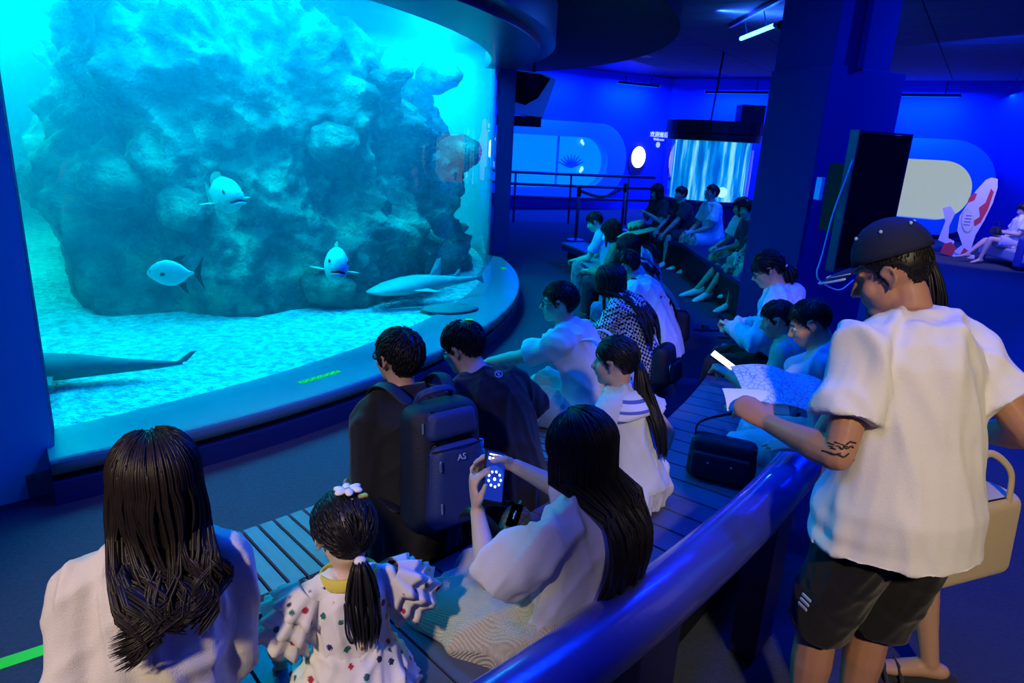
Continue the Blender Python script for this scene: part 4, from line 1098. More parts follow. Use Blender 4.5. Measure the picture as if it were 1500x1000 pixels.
def ex(mb, rs):
    longlocks(f, mb, rs, 1000, .40, (1.0, 2*PI-.8), bf2, .0036, 1.06, .0, layer=.032, top_t=.008, wave=.006)
    longlocks(f, mb, rs, 160, .54, (2.2, 3.6), bf2, .0034, 1.2, .012, layer=.034, top_t=.010, wave=.012, clumps=6)
haircap(f, 'hair', .015, nape=-.10, locks=240, ll=.08, extra=ex, seed=8, lift=.002)
shoe(f, 'c_dark', sandal=True)
# standing man
f = FIG['standing'] = person('standing person in a white tee, dark cap and black shorts reading a map', (1.10, 1.70), 16, S=1.03, girth=1.05, lean=(3, 10, 24), side=3, twist=4, head=(25, 38, 0), neckfwd=.25, skin='skintan', voxel=.006,
    arms={-1: dict(to=(-.27, .25, 1.095), pole=(-.25, -.8, -.8), hd=(-.35, .75, .25), pn=(.55, .0, -.75), curl=(.75, .8, .85, .9), thumb=.9), 1: dict(to=(.36, .14, 1.08), pole=(.15, -1, -.4), hd=(.2, .1, -1), pn=(-1, 0, 0), curl=(1.1, 1.1, 1.1, 1.1))},
    legs={-1: dict(to=(-.12, .06, .08)), 1: dict(to=(.03, .03, .08))})
shirt(f, 'c_white', ease=.024, hem=-.09, hemflare=.046, sleeve=.66, fold=(.014, 15), sleeve_r=.030, voxel=.0075, seed=9)
neckband(f, 'c_white', .005, .510, .078, .072)
legwear(f, 'c_black', .98, .008, .022, fold=(.008, 20), name='shorts', seated=False, top=.04)
shoe(f, 'c_dark', sandal=True)
haircap(f, 'hair', .006, nape=-.045, sideb=-.01, locks=500, ll=.016, lr=.0016, seed=11, lift=.002, jit=.001)
# woman behind him
f = FIG['behind'] = person('standing person with a dark ponytail resting a braceleted hand on the rail', (1.53, 2.32), 58, S=1.0, girth=.95, lean=(20, 24, 20), head=(8, 20, 0), skin='skin', voxel=.007,
    arms={-1: dict(to=(-.215, .365, .780), pole=(-.6, -.6, -.4), hd=(-.35, 1, -.08), pn=(0, 0, -1), curl=(.12, .1, .1, .15), thumb=.1), 1: dict(to=(.20, .10, .85), pole=(.5, -.9, -.8), curl=(.6, .6, .6, .6))},
    legs={-1: dict(to=(-.16, -.18, .08)), 1: dict(to=(.12, .04, .08))})
shirt(f, 'c_black', sleeve=.6); legwear(f, 'c_black', .60, .02, .02, name='shorts', seated=False); shoe(f, 'c_dark', sandal=True)
b4 = backfn(f, .02)
def ex(mb, rs): ponytail(f, mb, rs, (0, -.115, .03), .34, 80, .006, .045, (0, -.45, -1), b4)
haircap(f, 'hair', .016, locks=200, ll=.07, extra=ex, seed=12, crown=(0, 1.8)); eyes(f)
w_ = f.wri[-1]; e_ = f.elb[-1]; ax = (w_-e_).normalized(); sx = ax.orthogonal().normalized(); sy = ax.cross(sx)
M['pearl'] = mat('pearl', (.75, .72, .70), .2, var=0)
for i in range(16):
    a = 2*PI*i/16; MB().ell(w_-ax*.012+(sx*math.cos(a)+sy*math.sin(a))*.031, (.006,)*3, n=8, m=6).build('bead', 'pearl', f.root, smooth=True)
# man with phone behind the map
f = FIG['seatphone'] = person('seated person with cropped hair in a grey-blue tee looking at a bright phone', (1.57, 2.98), 58, seat=.43, S=.98, girth=1.08, lean=(4, 14, 28), head=(28, 14, 0), neckfwd=.2, skin='skin', voxel=.008,
    arms={-1: dict(to=(-.09, .52, .80), pole=(-.8, -.4, -1), curl=(.8, .8, .8, .8)), 1: dict(to=(.07, .50, .78), pole=(.8, -.4, -1), curl=(.8, .8, .8, .8))}, legs={-1: dict(to=(-.12, .48, .08)), 1: dict(to=(.14, .50, .08))})
shirt(f, 'c_greyblue', ease=.02, fold=(.012, 20), sleeve=.8, sleeve_r=.026, seed=21); legwear(f, 'c_lightjean', 1.85, .018, .02, seed=22); shoe(f, 'c_dark'); eyes(f)
haircap(f, 'hair', .011, nape=-.05, locks=600, ll=.022, lr=.002, seed=13, lift=.003)
mb = MB(); a = f.sho[1]+V((-.03, 0, .075)); b = f.hip+V((-.20, .02, .05))
c_, d_ = f.at(.30); g_ = f.girth
mb.tube(catmull([f.sho[1]+V((-.05, .02, .080)), f.at(.36)[0]+V((.04, -.150, .05)), f.at(.22)[0]+V((-.08, -.150, 0)), f.at(.08)[0]+V((-.18, -.07, 0))], 6), [(.004, .020)]*19, 8, side=(0, 1, 0)); mb.build('bag_strap', 'black', f.root, smooth=True)
# boy
f = FIG['boy'] = person('child with short hair in a green tee between two phone readers', (1.58, 3.62), 58, seat=.43, S=.74, lean=(2, 10, 22), head=(22, 8, 0), hs=1.24, skin='skin', voxel=.010,
    arms={-1: dict(to=(-.10, .26, .62)), 1: dict(to=(.10, .26, .62))}, legs={-1: dict(to=(-.08, .36, .12)), 1: dict(to=(.08, .36, .12))})
shirt(f, 'c_green', ease=.018, sleeve=.8, sleeve_r=.02, seed=31); legwear(f, 'c_dark', .95); shoe(f, 'c_dark')
haircap(f, 'hair', .014, nape=-.06, locks=400, ll=.03, lr=.0025, seed=14)
# woman in hoodie
f = FIG['hoodie'] = person('seated person with glasses and low ponytail in a pale blue hoodie', (1.80, 4.28), 66, seat=.43, S=1.0, girth=1.12, lean=(4, 12, 24), head=(26, 10, 0), neckfwd=.15, skin='skinpale', voxel=.010,
    arms={-1: dict(to=(-.06, .36, .74), pole=(-.8, -.2, -1), curl=(.8,)*4), 1: dict(to=(.09, .34, .72), pole=(.9, -.4, -1), curl=(.8,)*4)}, legs={-1: dict(to=(-.12, .46, .08)), 1: dict(to=(.13, .48, .08))})
shirt(f, 'c_hoodie', ease=.026, long=True, sleeve_r=.024, fold=(.012, 22), seed=41); legwear(f, 'c_black', 1.9); shoe(f, 'c_dark'); eyes(f); glasses(f, 'black')
hd = MB(); hd.ell(f.at(.49)[0]+V((0, -.10, -.01)), (.13, .06, .075), Matrix.Rotation(-.4, 3, 'X')); grow(hd, 'hood', 'c_hoodie', f.root, .011, 3, (.008, 24), 42)
def ex(mb, rs):
    ponytail(f, mb, rs, (.0, -.115, -.02), .13, 60, .006, .045, (0, -.8, -.6))
haircap(f, 'hair', .020, fringe=.040, locks=320, ll=.06, lr=.004, extra=ex, seed=15, crown=(0, 1.8)); MB().ell(f.H(0, -.118, -.02), (.018, .012, .018)).build('hair_tie', 'white', f.root, smooth=True)
# girl in striped collar
f = FIG['girlpony'] = person('young person with a high forehead and long ponytail in a white dress with striped collar', (.55, 2.54), 50, seat=.43, S=.80, girth=.92, lean=(12, 18, 22), head=(6, 15, 0), hs=1.14, skin='skinpale', voxel=.008,
    arms={-1: dict(to=(-.12, .28, .60)), 1: dict(to=(.16, .02, .50), pole=(1, -.6, 0), hd=(.1, -.2, -1), pn=(0, -1, 0))}, legs={-1: dict(to=(-.08, .38, .10)), 1: dict(to=(.08, .38, .10))})
shirt(f, 'c_whiteb', ease=.020, hem=.0, hemflare=.03, sleeve=.45, sleeve_r=.03, fold=(.012, 24), name='dress_bodice', seed=51); skirt(f, 'c_whiteb', .4, .04, fold=(.018, 26), name='dress_skirt', seed=52)
p = f.ring(.475, .13*.74, .10*.74, 30)
mb = MB(); rr = []
for s, rx, ry in ((.505, .075, .068), (.480, .115, .090), (.445, .150, .112), (.40, .165, .125), (.38, .168, .128)): rr.append(f.ring(s, rx*.80*.92+.028, ry*.80*.92+.03, 36))
mb.loft(rr); mb.build('sailor_collar', 'c_stripe', f.root, smooth=True)
b5 = backfn(f, .035)
def ex(mb, rs): ponytail(f, mb, rs, (.0, -.118, .01), .36, 110, .0055, .034, (0.02, -.35, -1), b5)
haircap(f, 'hair', .018, nape=-.08, locks=350, ll=.07, lr=.0035, extra=ex, seed=16, crown=(0, 1.8), lift=.002)
M['clipgreen'] = mat('clip_green', (.55, .8, .25), .4)
MB().box(f.H(.02, -.01, .118), (.055, .022, .012), .1).build('hair_clip', 'clipgreen', f.root, bevel=.004)
# ------------------------------------------------------------------ low bench
f = FIG['backpack'] = person('person in a black jacket with glasses wearing a dark blue backpack', (-.34, 2.34), 38, seat=.33, S=.98, girth=.98, lean=(2, 10, 22), head=(-2, 12, 0), skin='skin', voxel=.009,
    arms={-1: dict(to=(-.13, .25, .50), pole=(-.3, -.9, -.6)), 1: dict(to=(.12, .28, .5), pole=(.3, -.9, -.6))}, legs={-1: dict(to=(.0, .46, .08), pole=(.25, .8, 1)), 1: dict(to=(.16, .44, .08), pole=(.3, .8, 1))})
shirt(f, 'c_jacket', ease=.020, hem=-.10, hemflare=.03, long=True, sleeve_r=.026, fold=(.014, 18), seed=61); legwear(f, 'c_black', 1.9); shoe(f, 'c_dark'); glasses(f, 'black', .0024); eyes(f)
p = f.ring(.515, .075+.014, .07+.014, 26); p.append(p[0]); MB().tube(p, [(.026, .008)]*len(p), 8, side=f.at(.52)[1]).build('collar', 'c_jacket', f.root, smooth=True)
haircap(f, 'hair', .018, nape=-.075, locks=700, ll=.04, lr=.0030, seed=17, side_t=.8)
f = FIG['blacktee'] = person('heavy-set person with glasses and undercut in a plain black tee', (-.01, 2.62), 48, seat=.33, S=.97, girth=1.22, lean=(6, 18, 36), head=(20, 16, 0), neckfwd=.25, skin='skinpale', voxel=.009,
    arms={-1: dict(to=(-.18, .30, .52), pole=(-1, -.3, -.7)), 1: dict(to=(.20, .30, .50), pole=(1, -.3, -.7))}, legs={-1: dict(to=(-.16, .42, .08)), 1: dict(to=(.16, .42, .08))})
shirt(f, 'c_black', ease=.024, hem=-.10, hemflare=.03, sleeve=.75, sleeve_r=.03, fold=(.012, 18), seed=71); legwear(f, 'c_black', .95); shoe(f, 'c_dark'); glasses(f, 'black', .0024); eyes(f)
haircap(f, 'hair', .022, nape=-.03, sideb=.03, locks=600, ll=.05, lr=.0035, seed=18, side_t=.35)
f = FIG['whitetee'] = person('person with glasses in a white tee with a pale backpack, forearms on knees', (.45, 3.55), 66, seat=.33, S=.98, girth=1.0, lean=(6, 18, 32), head=(4, 16, 0), neckfwd=.2, skin='skinpale', voxel=.008,
    arms={-1: dict(to=(-.08, .60, .62), pole=(-.7, -.3, -1), curl=(.9,)*4), 1: dict(to=(.06, .58, .58), pole=(.8, -.3, -1), curl=(.9,)*4)}, legs={-1: dict(to=(-.16, .44, .08)), 1: dict(to=(.18, .50, .08), pole=(.3, .8, 1))})
shirt(f, 'c_white', ease=.018, hem=-.08, hemflare=.03, sleeve=.80, sleeve_r=.022, fold=(.014, 18), seed=81); legwear(f, 'c_bluegrey', .92, .02, .03, name='shorts'); shoe(f, 'c_white'); glasses(f, 'black', .0016); eyes(f)
haircap(f, 'hair', .015, nape=-.05, locks=700, ll=.03, lr=.0026, seed=19, lift=.008)
f = FIG['check'] = person('person with long brown hair in a black and white checked shirt', (.86, 4.40), 60, seat=.33, S=.95, girth=.98, lean=(6, 18, 34), head=(30, 8, 0), neckfwd=.2, skin='skinpale', voxel=.010,
    arms={-1: dict(to=(-.05, .42, .58), pole=(-.8, -.3, -1), curl=(.8,)*4), 1: dict(to=(.06, .40, .56), pole=(.9, -.4, -1), curl=(.8,)*4)})
shirt(f, 'c_check', ease=.026, long=True, sleeve_r=.024, hemflare=.03, fold=(.010, 22), seed=91); legwear(f, 'c_black', 1.9); shoe(f, 'c_dark')
b6 = backfn(f, .04)
def ex(mb, rs): longlocks(f, mb, rs, 260, .34, (.7, 2*PI-.7), b6, .007, 1.15, .0, layer=.03, wave=.008)
haircap(f, 'hairbrown', .016, nape=-.1, locks=150, ll=.07, extra=ex, seed=20)
f = FIG['bagtee'] = person('bent person in a printed white tee with a black crossbody bag strap', (1.12, 4.98), 62, seat=.33, S=1.0, girth=1.02, lean=(12, 26, 42), head=(22, 6, 0), neckfwd=.2, skin='skin', voxel=.011,
    arms={-1: dict(to=(-.05, .48, .50), pole=(-.8, -.3, -1), curl=(.8,)*4), 1: dict(to=(.08, .46, .50), pole=(.9, -.4, -1), curl=(.8,)*4)})
shirt(f, 'c_white', ease=.024, sleeve=.75, sleeve_r=.03, hemflare=.03, fold=(.012, 20), seed=101); legwear(f, 'c_black', 1.9); shoe(f, 'c_dark')
haircap(f, 'hair', .018, nape=-.06, locks=350, ll=.04, lr=.004, seed=21)
mb = MB(); mb.tube(catmull([f.sho[-1]+V((.06, .03, .075)), f.at(.40)[0]+V((-.02, -.145, .03)), f.at(.26)[0]+V((.08, -.155, 0)), f.at(.10)[0]+V((.19, -.09, 0))], 6), [(.004, .022)]*19, 8, side=(0, 1, 0)); mb.build('bag_strap', 'black', f.root, smooth=True)
f = FIG['darkhair'] = person('person with shoulder-length dark hair in a loose white top behind the printed tee', (1.16, 5.85), 64, seat=.33, S=.95, girth=.96, lean=(6, 16, 30), head=(24, 4, 0), skin='skinpale', voxel=.012)
shirt(f, 'c_whiteb', ease=.03, sleeve=.85, sleeve_r=.034, hemflare=.04, fold=(.012, 20), seed=111); legwear(f, 'c_denim', 1.9); shoe(f, 'c_dark')
b7 = backfn(f, .045)
def ex(mb, rs): longlocks(f, mb, rs, 160, .24, (.8, 2*PI-.8), b7, .008, 1.1, .0, layer=.03)
haircap(f, 'hair', .018, nape=-.1, locks=100, ll=.07, extra=ex, seed=22)
f = FIG['hat'] = person('person under a wide straw sun hat on the low bench', (1.34, 6.75), 66, seat=.33, S=.95, girth=.95, lean=(4, 12, 24), head=(16, 4, 0), skin='skinpale', voxel=.012)
shirt(f, 'c_hoodie', ease=.022, long=True, hemflare=.03, seed=121); legwear(f, 'c_denim', 1.9); shoe(f, 'c_dark')
b8 = backfn(f, .04)
def ex(mb, rs): longlocks(f, mb, rs, 110, .26, (.8, 2*PI-.8), b8, .009, 1.1, .0, layer=.03)
haircap(f, 'hair', .012, nape=-.1, locks=60, ll=.07, extra=ex, seed=23)
f = FIG['mask'] = person('person with a white face mask and dark hair holding a phone on the low bench', (1.18, 7.05), 64, seat=.33, S=.95, lean=(8, 18, 32), head=(26, 20, 0), skin='skinpale', voxel=.012, arms={-1: dict(to=(-.05, .42, .55), curl=(.8,)*4), 1: dict(to=(.06, .40, .55), curl=(.8,)*4)})
shirt(f, 'c_olive', ease=.022, long=True, seed=131); legwear(f, 'c_dark', 1.9); shoe(f, 'c_dark'); eyes(f)
M['maskwhite'] = mat('mask_white', (.8, .82, .85), .7)
MB().ell(f.H(0, .072, -.052), (.055*f.k, .050*f.k, .045*f.k), f.R).build('face_mask', 'maskwhite', f.root, smooth=True)
b9 = backfn(f, .04)
def ex(mb, rs): longlocks(f, mb, rs, 90, .16, (.8, 2*PI-.8), b9, .009, 1.1, .0, layer=.03)
haircap(f, 'hair', .018, nape=-.09, locks=100, ll=.06, extra=ex, seed=24)
f = FIG['bluetop'] = person('crouched person in a pale blue top at the far end of the low bench', (1.14, 7.95), 66, seat=.33, S=.95, lean=(10, 22, 36), head=(26, 16, 0), skin='skinpale', voxel=.012, arms={-1: dict(to=(-.05, .46, .50), curl=(.8,)*4), 1: dict(to=(.06, .46, .50), curl=(.8,)*4)})
shirt(f, 'c_shirtblue', ease=.022, sleeve=.7, seed=141); legwear(f, 'c_teal', 1.9); shoe(f, 'c_dark'); eyes(f)
haircap(f, 'hair', .02, nape=-.07, locks=200, ll=.05, lr=.004, seed=25)
# ------------------------------------------------------------------ far box bench, facing the tank
def far(key, label, xy, face, top, bottom, hairlen, seed, head=(10, 0, 0), lean=(4, 12, 22), S=1., arms=None, legs=None, frac=.95, skin='skin', seat=.43, glasses_=False):
    f = FIG[key] = person(label, xy, face, seat=seat, S=S, lean=lean, head=head, skin=skin, voxel=.013, arms=arms, legs=legs)
    shirt(f, top, ease=.022, sleeve=.75, sleeve_r=.03, seed=seed); legwear(f, bottom, frac, .02, .025, name='shorts' if frac < 1 else 'trousers'); shoe(f, 'c_white'); eyes(f)
    bb_ = backfn(f, .04)
    haircap(f, 'hair', .02, nape=-.08, locks=140, ll=.05, lr=.005, seed=seed, extra=(lambda mb, rs: longlocks(f, mb, rs, 90, hairlen, (.75, 2*PI-.75), bb_, .01, 1.1, layer=.03)) if hairlen else None)
    if glasses_: glasses(f, 'black', .003)
    return f
far('far_a', 'person with bobbed dark hair holding a phone up on the far box bench', (2.36, 11.35), 115, 'c_dark', 'c_dark', .2, 151, (18, 0, 0), arms={-1: dict(to=(-.05, .34, .80), curl=(.8,)*4), 1: dict(to=(.05, .34, .80), curl=(.8,)*4)})
far('far_b', 'person in a dark grey tee leaning forward on the far box bench', (2.72, 11.15), 112, 'c_dark', 'c_dark', 0, 152, (-4, 0, 0), lean=(8, 18, 26), arms={-1: dict(to=(-.14, .55, .50), curl=(.8,)*4), 1: dict(to=(.06, .55, .52), curl=(.8,)*4)})
far('far_c', 'tall person with glasses in a white tee and pale shorts gazing upward', (3.04, 10.75), 108, 'c_whiteb', 'c_lightjean', 0, 153, (-12, 0, 0), lean=(4, 10, 18), S=1.06, glasses_=True, arms={-1: dict(to=(-.12, .42, .62), curl=(.6,)*4), 1: dict(to=(.14, .36, .56), curl=(.6,)*4)})
far('far_d', 'person in a dark vest over pale sleeves half hidden by the blue column', (3.05, 9.1), 104, 'c_whiteb', 'c_olive', .12, 154, (14, -10, 0), arms={-1: dict(to=(-.10, .40, .62)), 1: dict(to=(.1, .4, .62))})
far('far_e', 'person in spotted shorts and yellow sandals half hidden by the blue column', (3.02, 8.2), 100, 'c_dark', 'c_spots', 0, 155, (10, 0, 0), arms={-1: dict(to=(-.16, .42, .50)), 1: dict(to=(.12, .4, .55))}, legs={-1: dict(to=(-.10, .48, .08)), 1: dict(to=(.10, .30, .20))})
far('far_f', 'person in white sneakers with legs stretched out beside the spotted shorts', (3.02, 8.75), 102, 'c_navy', 'c_navy', 0, 156, (10, 0, 0), legs={-1: dict(to=(-.10, .62, .09)), 1: dict(to=(.12, .66, .09))})
# ------------------------------------------------------------------ things worn, held and set down
def WP(f, v):  # local point of a figure -> world
    r = Matrix.Rotation(f.root.rotation_euler.z, 3, 'Z'); return f.root.location + r @ V(v)
def WD(f, v): return Matrix.Rotation(f.root.rotation_euler.z, 3, 'Z') @ V(v)
def rbox(w, d, h, r=.03, n=5, taper=1.):
    """rounded box as loft, centred on x/y, z from 0 to h"""
    mb = MB(); rings = []
    def ring(sx, sy, z, rr):
        pts = []
        for cx, cy, a0 in ((sx-rr, sy-rr, 0), (-sx+rr, sy-rr, 90), (-sx+rr, -sy+rr, 180), (sx-rr, -sy+rr, 270)):
            for k in range(n+1): a = rad(a0+90*k/n); pts.append(V((cx+rr*math.cos(a), cy+rr*math.sin(a), z)))
        return pts
    rr = min(r, w/2*.95, d/2*.95)
    for q in range(n+1):
        a = PI/2*q/n; ins = rr*(1-math.sin(a))*.8; rings.append(ring(w/2-ins, d/2-ins, rr*(1-math.cos(a)), max(.004, rr-ins*.6)))
    for q in range(n+1):
        a = PI/2*q/n; ins = rr*(1-math.cos(a))*.8; rings.append(ring(w/2*taper-ins, d/2*taper-ins, h-rr+rr*math.sin(a), max(.004, rr-ins*.6)))
    mb.loft(rings); return mb
def orient(e, x, y, z, loc):
    x, y, z = V(x).normalized(), V(y).normalized(), V(z).normalized()
    e.matrix_world = Matrix(((x.x, y.x, z.x, loc[0]), (x.y, y.y, z.y, loc[1]), (x.z, y.z, z.z, loc[2]), (0, 0, 0, 1)))
M['packblue'] = mat('pack_nylon_blue', (.02, .035, .17), .45, var=.15, bump=.3, bs=260, spec=.4)
M['packdark'] = mat('pack_nylon_dark', (.010, .012, .03), .5, var=.2, bump=.3, bs=260, spec=.35)
M['silver'] = mat('silver_zip', (.7, .7, .72), .25, .9, var=0)
M['print'] = mat('pale_print', (.45, .55, .85), .5, var=0)
# backpack on the black jacket
f = FIG['backpack']
def packframe(f, s, off):
    c, d = f.at(s); zz = d.normalized(); xx = V((1, 0, 0)); yy = zz.cross(xx).normalized()   # yy forward
    g = f.girth*f.S
    return c-yy*off, xx, yy, zz
loc, xx, yy, zz = packframe(f, .11, .135)
bp_ = empty('backpack', (0, 0, 0), 0, 'dark blue backpack with grab handle and white zip pulls worn over a black jacket', 'backpack')
orient(bp_, WD(f, xx), WD(f, yy), WD(f, zz), WP(f, loc))
mb = rbox(.30, .17, .46, .06, 6, .92); mb.v = [(x, y-.075, z-.04) for x, y, z in mb.v]; bo = mb.build('main_bag', 'packdark', bp_, smooth=True)
mb = rbox(.235, .09, .30, .04, 6, .85); mb.v = [(x, y-.165, z+.0) for x, y, z in mb.v]; po = mb.build('front_pocket', 'packblue', bp_, smooth=True)
mb = rbox(.20, .06, .10, .03, 5, .95); mb.v = [(x, y-.150, z+.31) for x, y, z in mb.v]; mb.build('upper_pocket', 'packblue', bp_, smooth=True)
MB().tube(catmull([(-.07, -.02, .40), (-.06, -.06, .45), (0, -.08, .465), (.06, -.06, .45), (.07, -.02, .40)], 5), [(.014, .006)]*21, 8, side=(0, 1, 0)).build('grab_handle', 'packblue', bp_, smooth=True)
for sx in (-1, 1):
    MB().tube(catmull([(sx*.09, -.0, .42), (sx*.115, .08, .46), (sx*.12, .17, .44), (sx*.115, .25, .36), (sx*.13, .26, .22), (sx*.15, .16, .06), (sx*.14, .02, .02)], 5), [(.027, .006)]*31, 8, side=(1, 0, 0)).build('shoulder_strap', 'packdark', bp_, smooth=True)
for (x, z) in ((-.085, .24), (-.085, .09), (-.11, .36)):
    MB().box((x, -.215 if z < .3 else -.15, z), (.008, .006, .038)).build('zip_pull', 'silver', bp_, bevel=.002)
text('AS', 'logo_print', 'print', bp_, (0, -.2135, .255), (PI/2, 0, 0), .030, .001)
MB().tube(catmull([(.092+.006*math.sin(q*2.1), -.2125, .23-.011*q) for q in range(14)], 4), .0022, 5).build('script_print', 'print', bp_, smooth=True)
MB().tube([V((-.10, -.190, .285)), V((0, -.212, .292)), V((.10, -.190, .285))], .003, 6).build('zip', 'black', bp_, smooth=True)
# bottle in the side pocket
def bottle(label, loc, h=.20, r=.031, m='bottleclear', cap='capblue'):
    b = empty('water_bottle', loc, 0, label, 'bottle')
    MB().lathe([(.003, 0), (r*.9, 0), (r, .012), (r, h*.30), (r*.93, h*.33), (r, h*.36), (r, h*.62), (r*.75, h*.78), (r*.42, h*.86), (r*.42, h*.90)], 20).build('bottle_body', m, b, smooth=True)
    MB().lathe([(r*.47, h*.88), (r*.47, h), (.002, h)], 16).build('cap', cap, b, smooth=True)
    return b
M['bottleclear'] = mat('bottle_plastic', (.25, .38, .62), .12, var=.1, spec=.8); M['capblue'] = mat('cap_blue', (.30, .5, .9), .4, var=0)
p = WP(f, loc+xx*.185+yy*-.03+zz*.03); bottle('clear plastic bottle with blue cap in the backpack side pocket', p)
bottle('clear water bottle standing beside the boy in green', (1.30, 3.62, .43), .2)
# clear popcorn-like cup held between the two men
# pale backpack of the white tee
f = FIG['whitetee']; loc, xx, yy, zz = packframe(f, .04, .145)
bk_ = empty('backpack', (0, 0, 0), 0, 'white drawstring backpack with a dark letter worn over a white tee', 'backpack'); orient(bk_, WD(f, xx), WD(f, yy), WD(f, zz), WP(f, loc))
mb = rbox(.27, .11, .40, .05, 6, .9); mb.v = [(x, y-.05, z-.02) for x, y, z in mb.v]; mb.build('main_bag', 'c_white', bk_, smooth=True)
text('N', 'letter', 'c_navy', bk_, (.02, -.108, .13), (PI/2, 0, 0), .12, .001)
for sx in (-1, 1): MB().tube(catmull([(sx*.08, -.0, .36), (sx*.10, .07, .40), (sx*.11, .16, .38), (sx*.11, .22, .28), (sx*.13, .18, .12), (sx*.13, .02, .03)], 5), [(.020, .005)]*26, 8, side=(1, 0, 0)).build('shoulder_strap', 'c_white', bk_, smooth=True)
MB().tube(catmull([(.10, -.10, .34), (.14, -.04, .30), (.15, .02, .22)], 5), [(.010, .004)]*11, 8, side=(0, 0, 1)).build('trim_band', 'c_navy', bk_, smooth=True)
# small black backpack hanging on the checked shirt
f = FIG['check']; loc, xx, yy, zz = packframe(f, -.06, .14)
bk_ = empty('backpack', (0, 0, 0), 0, 'small black backpack with metal rings hanging low on the checked shirt', 'backpack'); orient(bk_, WD(f, xx), WD(f, yy), WD(f, zz), WP(f, loc+xx*-.04))
mb = rbox(.25, .13, .27, .05, 6, .85); mb.v = [(x, y-.06, z-.03) for x, y, z in mb.v]; mb.build('main_bag', 'packdark', bk_, smooth=True)
mb = rbox(.18, .05, .14, .03, 5, .9); mb.v = [(x, y-.135, z) for x, y, z in mb.v]; mb.build('front_pocket', 'packdark', bk_, smooth=True)
for sx in (-1, 1):
    MB().tube(catmull([(sx*.08, .0, .22), (sx*.10, .03, .34), (sx*.11, .10, .44), (sx*.11, .2, .42)], 5), [(.014, .005)]*16, 8, side=(1, 0, 0)).build('shoulder_strap', 'black', bk_, smooth=True)
    MB().tube([V((sx*.09+.022*math.cos(a), -.13, .10+.03*math.sin(a))) for a in [2*PI*i/14 for i in range(15)]], .003, 6).build('metal_ring', 'silver', bk_, smooth=True)
# crossbody bag of the printed tee
f = FIG['bagtee']; p = f.at(.10)[0]+V((.15, -.06, 0))
cb_ = empty('crossbody_bag', WP(f, p), f.root.rotation_euler.z, 'rounded black crossbody bag at the hip of the printed white tee', 'bag')
mb = rbox(.10, .24, .24, .045, 6, .9); mb.v = [(x+.02, y-.02, z-.10) for x, y, z in mb.v]; mb.build('bag_body', 'packdark', cb_, smooth=True)
MB().tube([V((.075, -.12, .06)), V((.078, 0, .07)), V((.075, .09, .06))], .004, 6).build('zip', 'silver', cb_, smooth=True)
# tee print
pr = MB(); c_, d_ = f.at(.33)
tb_ = backfn(f, .034)
for dz, xs_ in ((.06, (-.05, .0)), (-.02, (.07, .10))):
    for x in xs_: pr.box((x, tb_(c_.z+dz, x)-.012, c_.z+dz), (.028, .006, .020))
pr.build('tee_print', 'c_navy', f.root)
# black tee emblem: ring with two bars
f = FIG['blacktee']; c_, d_ = f.at(.475); g = f.girth*f.S
e_ = MB(); o_ = c_-(d_.cross(V((1, 0, 0))).normalized())*(.084*g+.030); nn = -(d_.cross(V((1, 0, 0))).normalized()); zz = d_
e_.tube([o_+V((1, 0, 0))*.020*math.cos(a)+zz*.014*math.sin(a) for a in [2*PI*i/20 for i in range(21)]], .0022, 6)
for sx in (-.006, .006): e_.tube([o_+V((sx, 0, 0))+zz*.009, o_+V((sx*.4, 0, 0)), o_+V((sx, 0, 0))-zz*.009], .0020, 6)
e_.build('emblem', 'print', f.root, smooth=True)
# cap of the standing man
f = FIG['standing']; k = f.k; H = f.H
M['capnavy'] = mat('cap_navy', (.014, .018, .05), .7, var=.15, bump=.3, bs=300, spec=.2); M['captrim'] = mat('cap_trim', (.45, .55, .7), .6, var=0)
cp = MB(); rings = []; n = 36
for q in range(11):
    el = rad(6+q*8.3); rings.append([H(*(scalp(2*PI*j/n, el, .014+.010*math.sin(el))+V((0, .0, .012+.012*math.sin(el))))) for j in range(n)])
rings.append([H(0, -.012, .148)]*n)
cp.loft(rings); cap = cp.build('cap', 'capnavy', f.root, smooth=True)
br_ = MB(); rows = []
for j in range(17):
    a = rad(-62+124*j/16); row = []
    for q in range(6):
        u = q/5; ext = .098*math.cos(a*.9)**.7*u
        b_ = scalp(a, rad(4), .016)
        row.append((b_.x*(1+.10*u), b_.y+ext, b_.z+.012-.018*u*u-.35*b_.x*b_.x*u))
    rows.append(row)
top = [[H(*p) for p in r] for r in rows]; bot = [[H(p[0], p[1], p[2]-.004) for p in r] for r in rows]
vs = [p for r in top for p in r]+[p for r in bot for p in r]; fs = []; nn_ = 6; off = 17*6
for i in range(16):
    for q in range(5):
        a_ = i*6+q; fs.append((a_, a_+1, a_+7, a_+6)); fs.append((off+a_, off+a_+6, off+a_+7, off+a_+1))
    fs.append((i*6+5, off+i*6+5, off+i*6+11, i*6+11))
br_.add(vs, fs); bo = br_.build('cap_brim', 'capnavy', f.root, smooth=True)
MB().tube([H(r[5][0], r[5][1]+.001, r[5][2]-.002) for r in rows], .0035*k, 6).build('brim_edge', 'captrim', f.root, smooth=True)
MB().tube([H(r[4][0], r[4][1]-.004, r[4][2]+.002) for r in rows], .0016*k, 5).build('brim_stitching', 'captrim', f.root, smooth=True)
for j in range(6):
    a = 2*PI*(j+.5)/6; p = scalp(a, rad(46), .0235)+V((0, 0, .021)); MB().ell(H(*p), (.0052*k,)*3, n=10, m=6).build('eyelet', 'captrim', f.root, smooth=True)
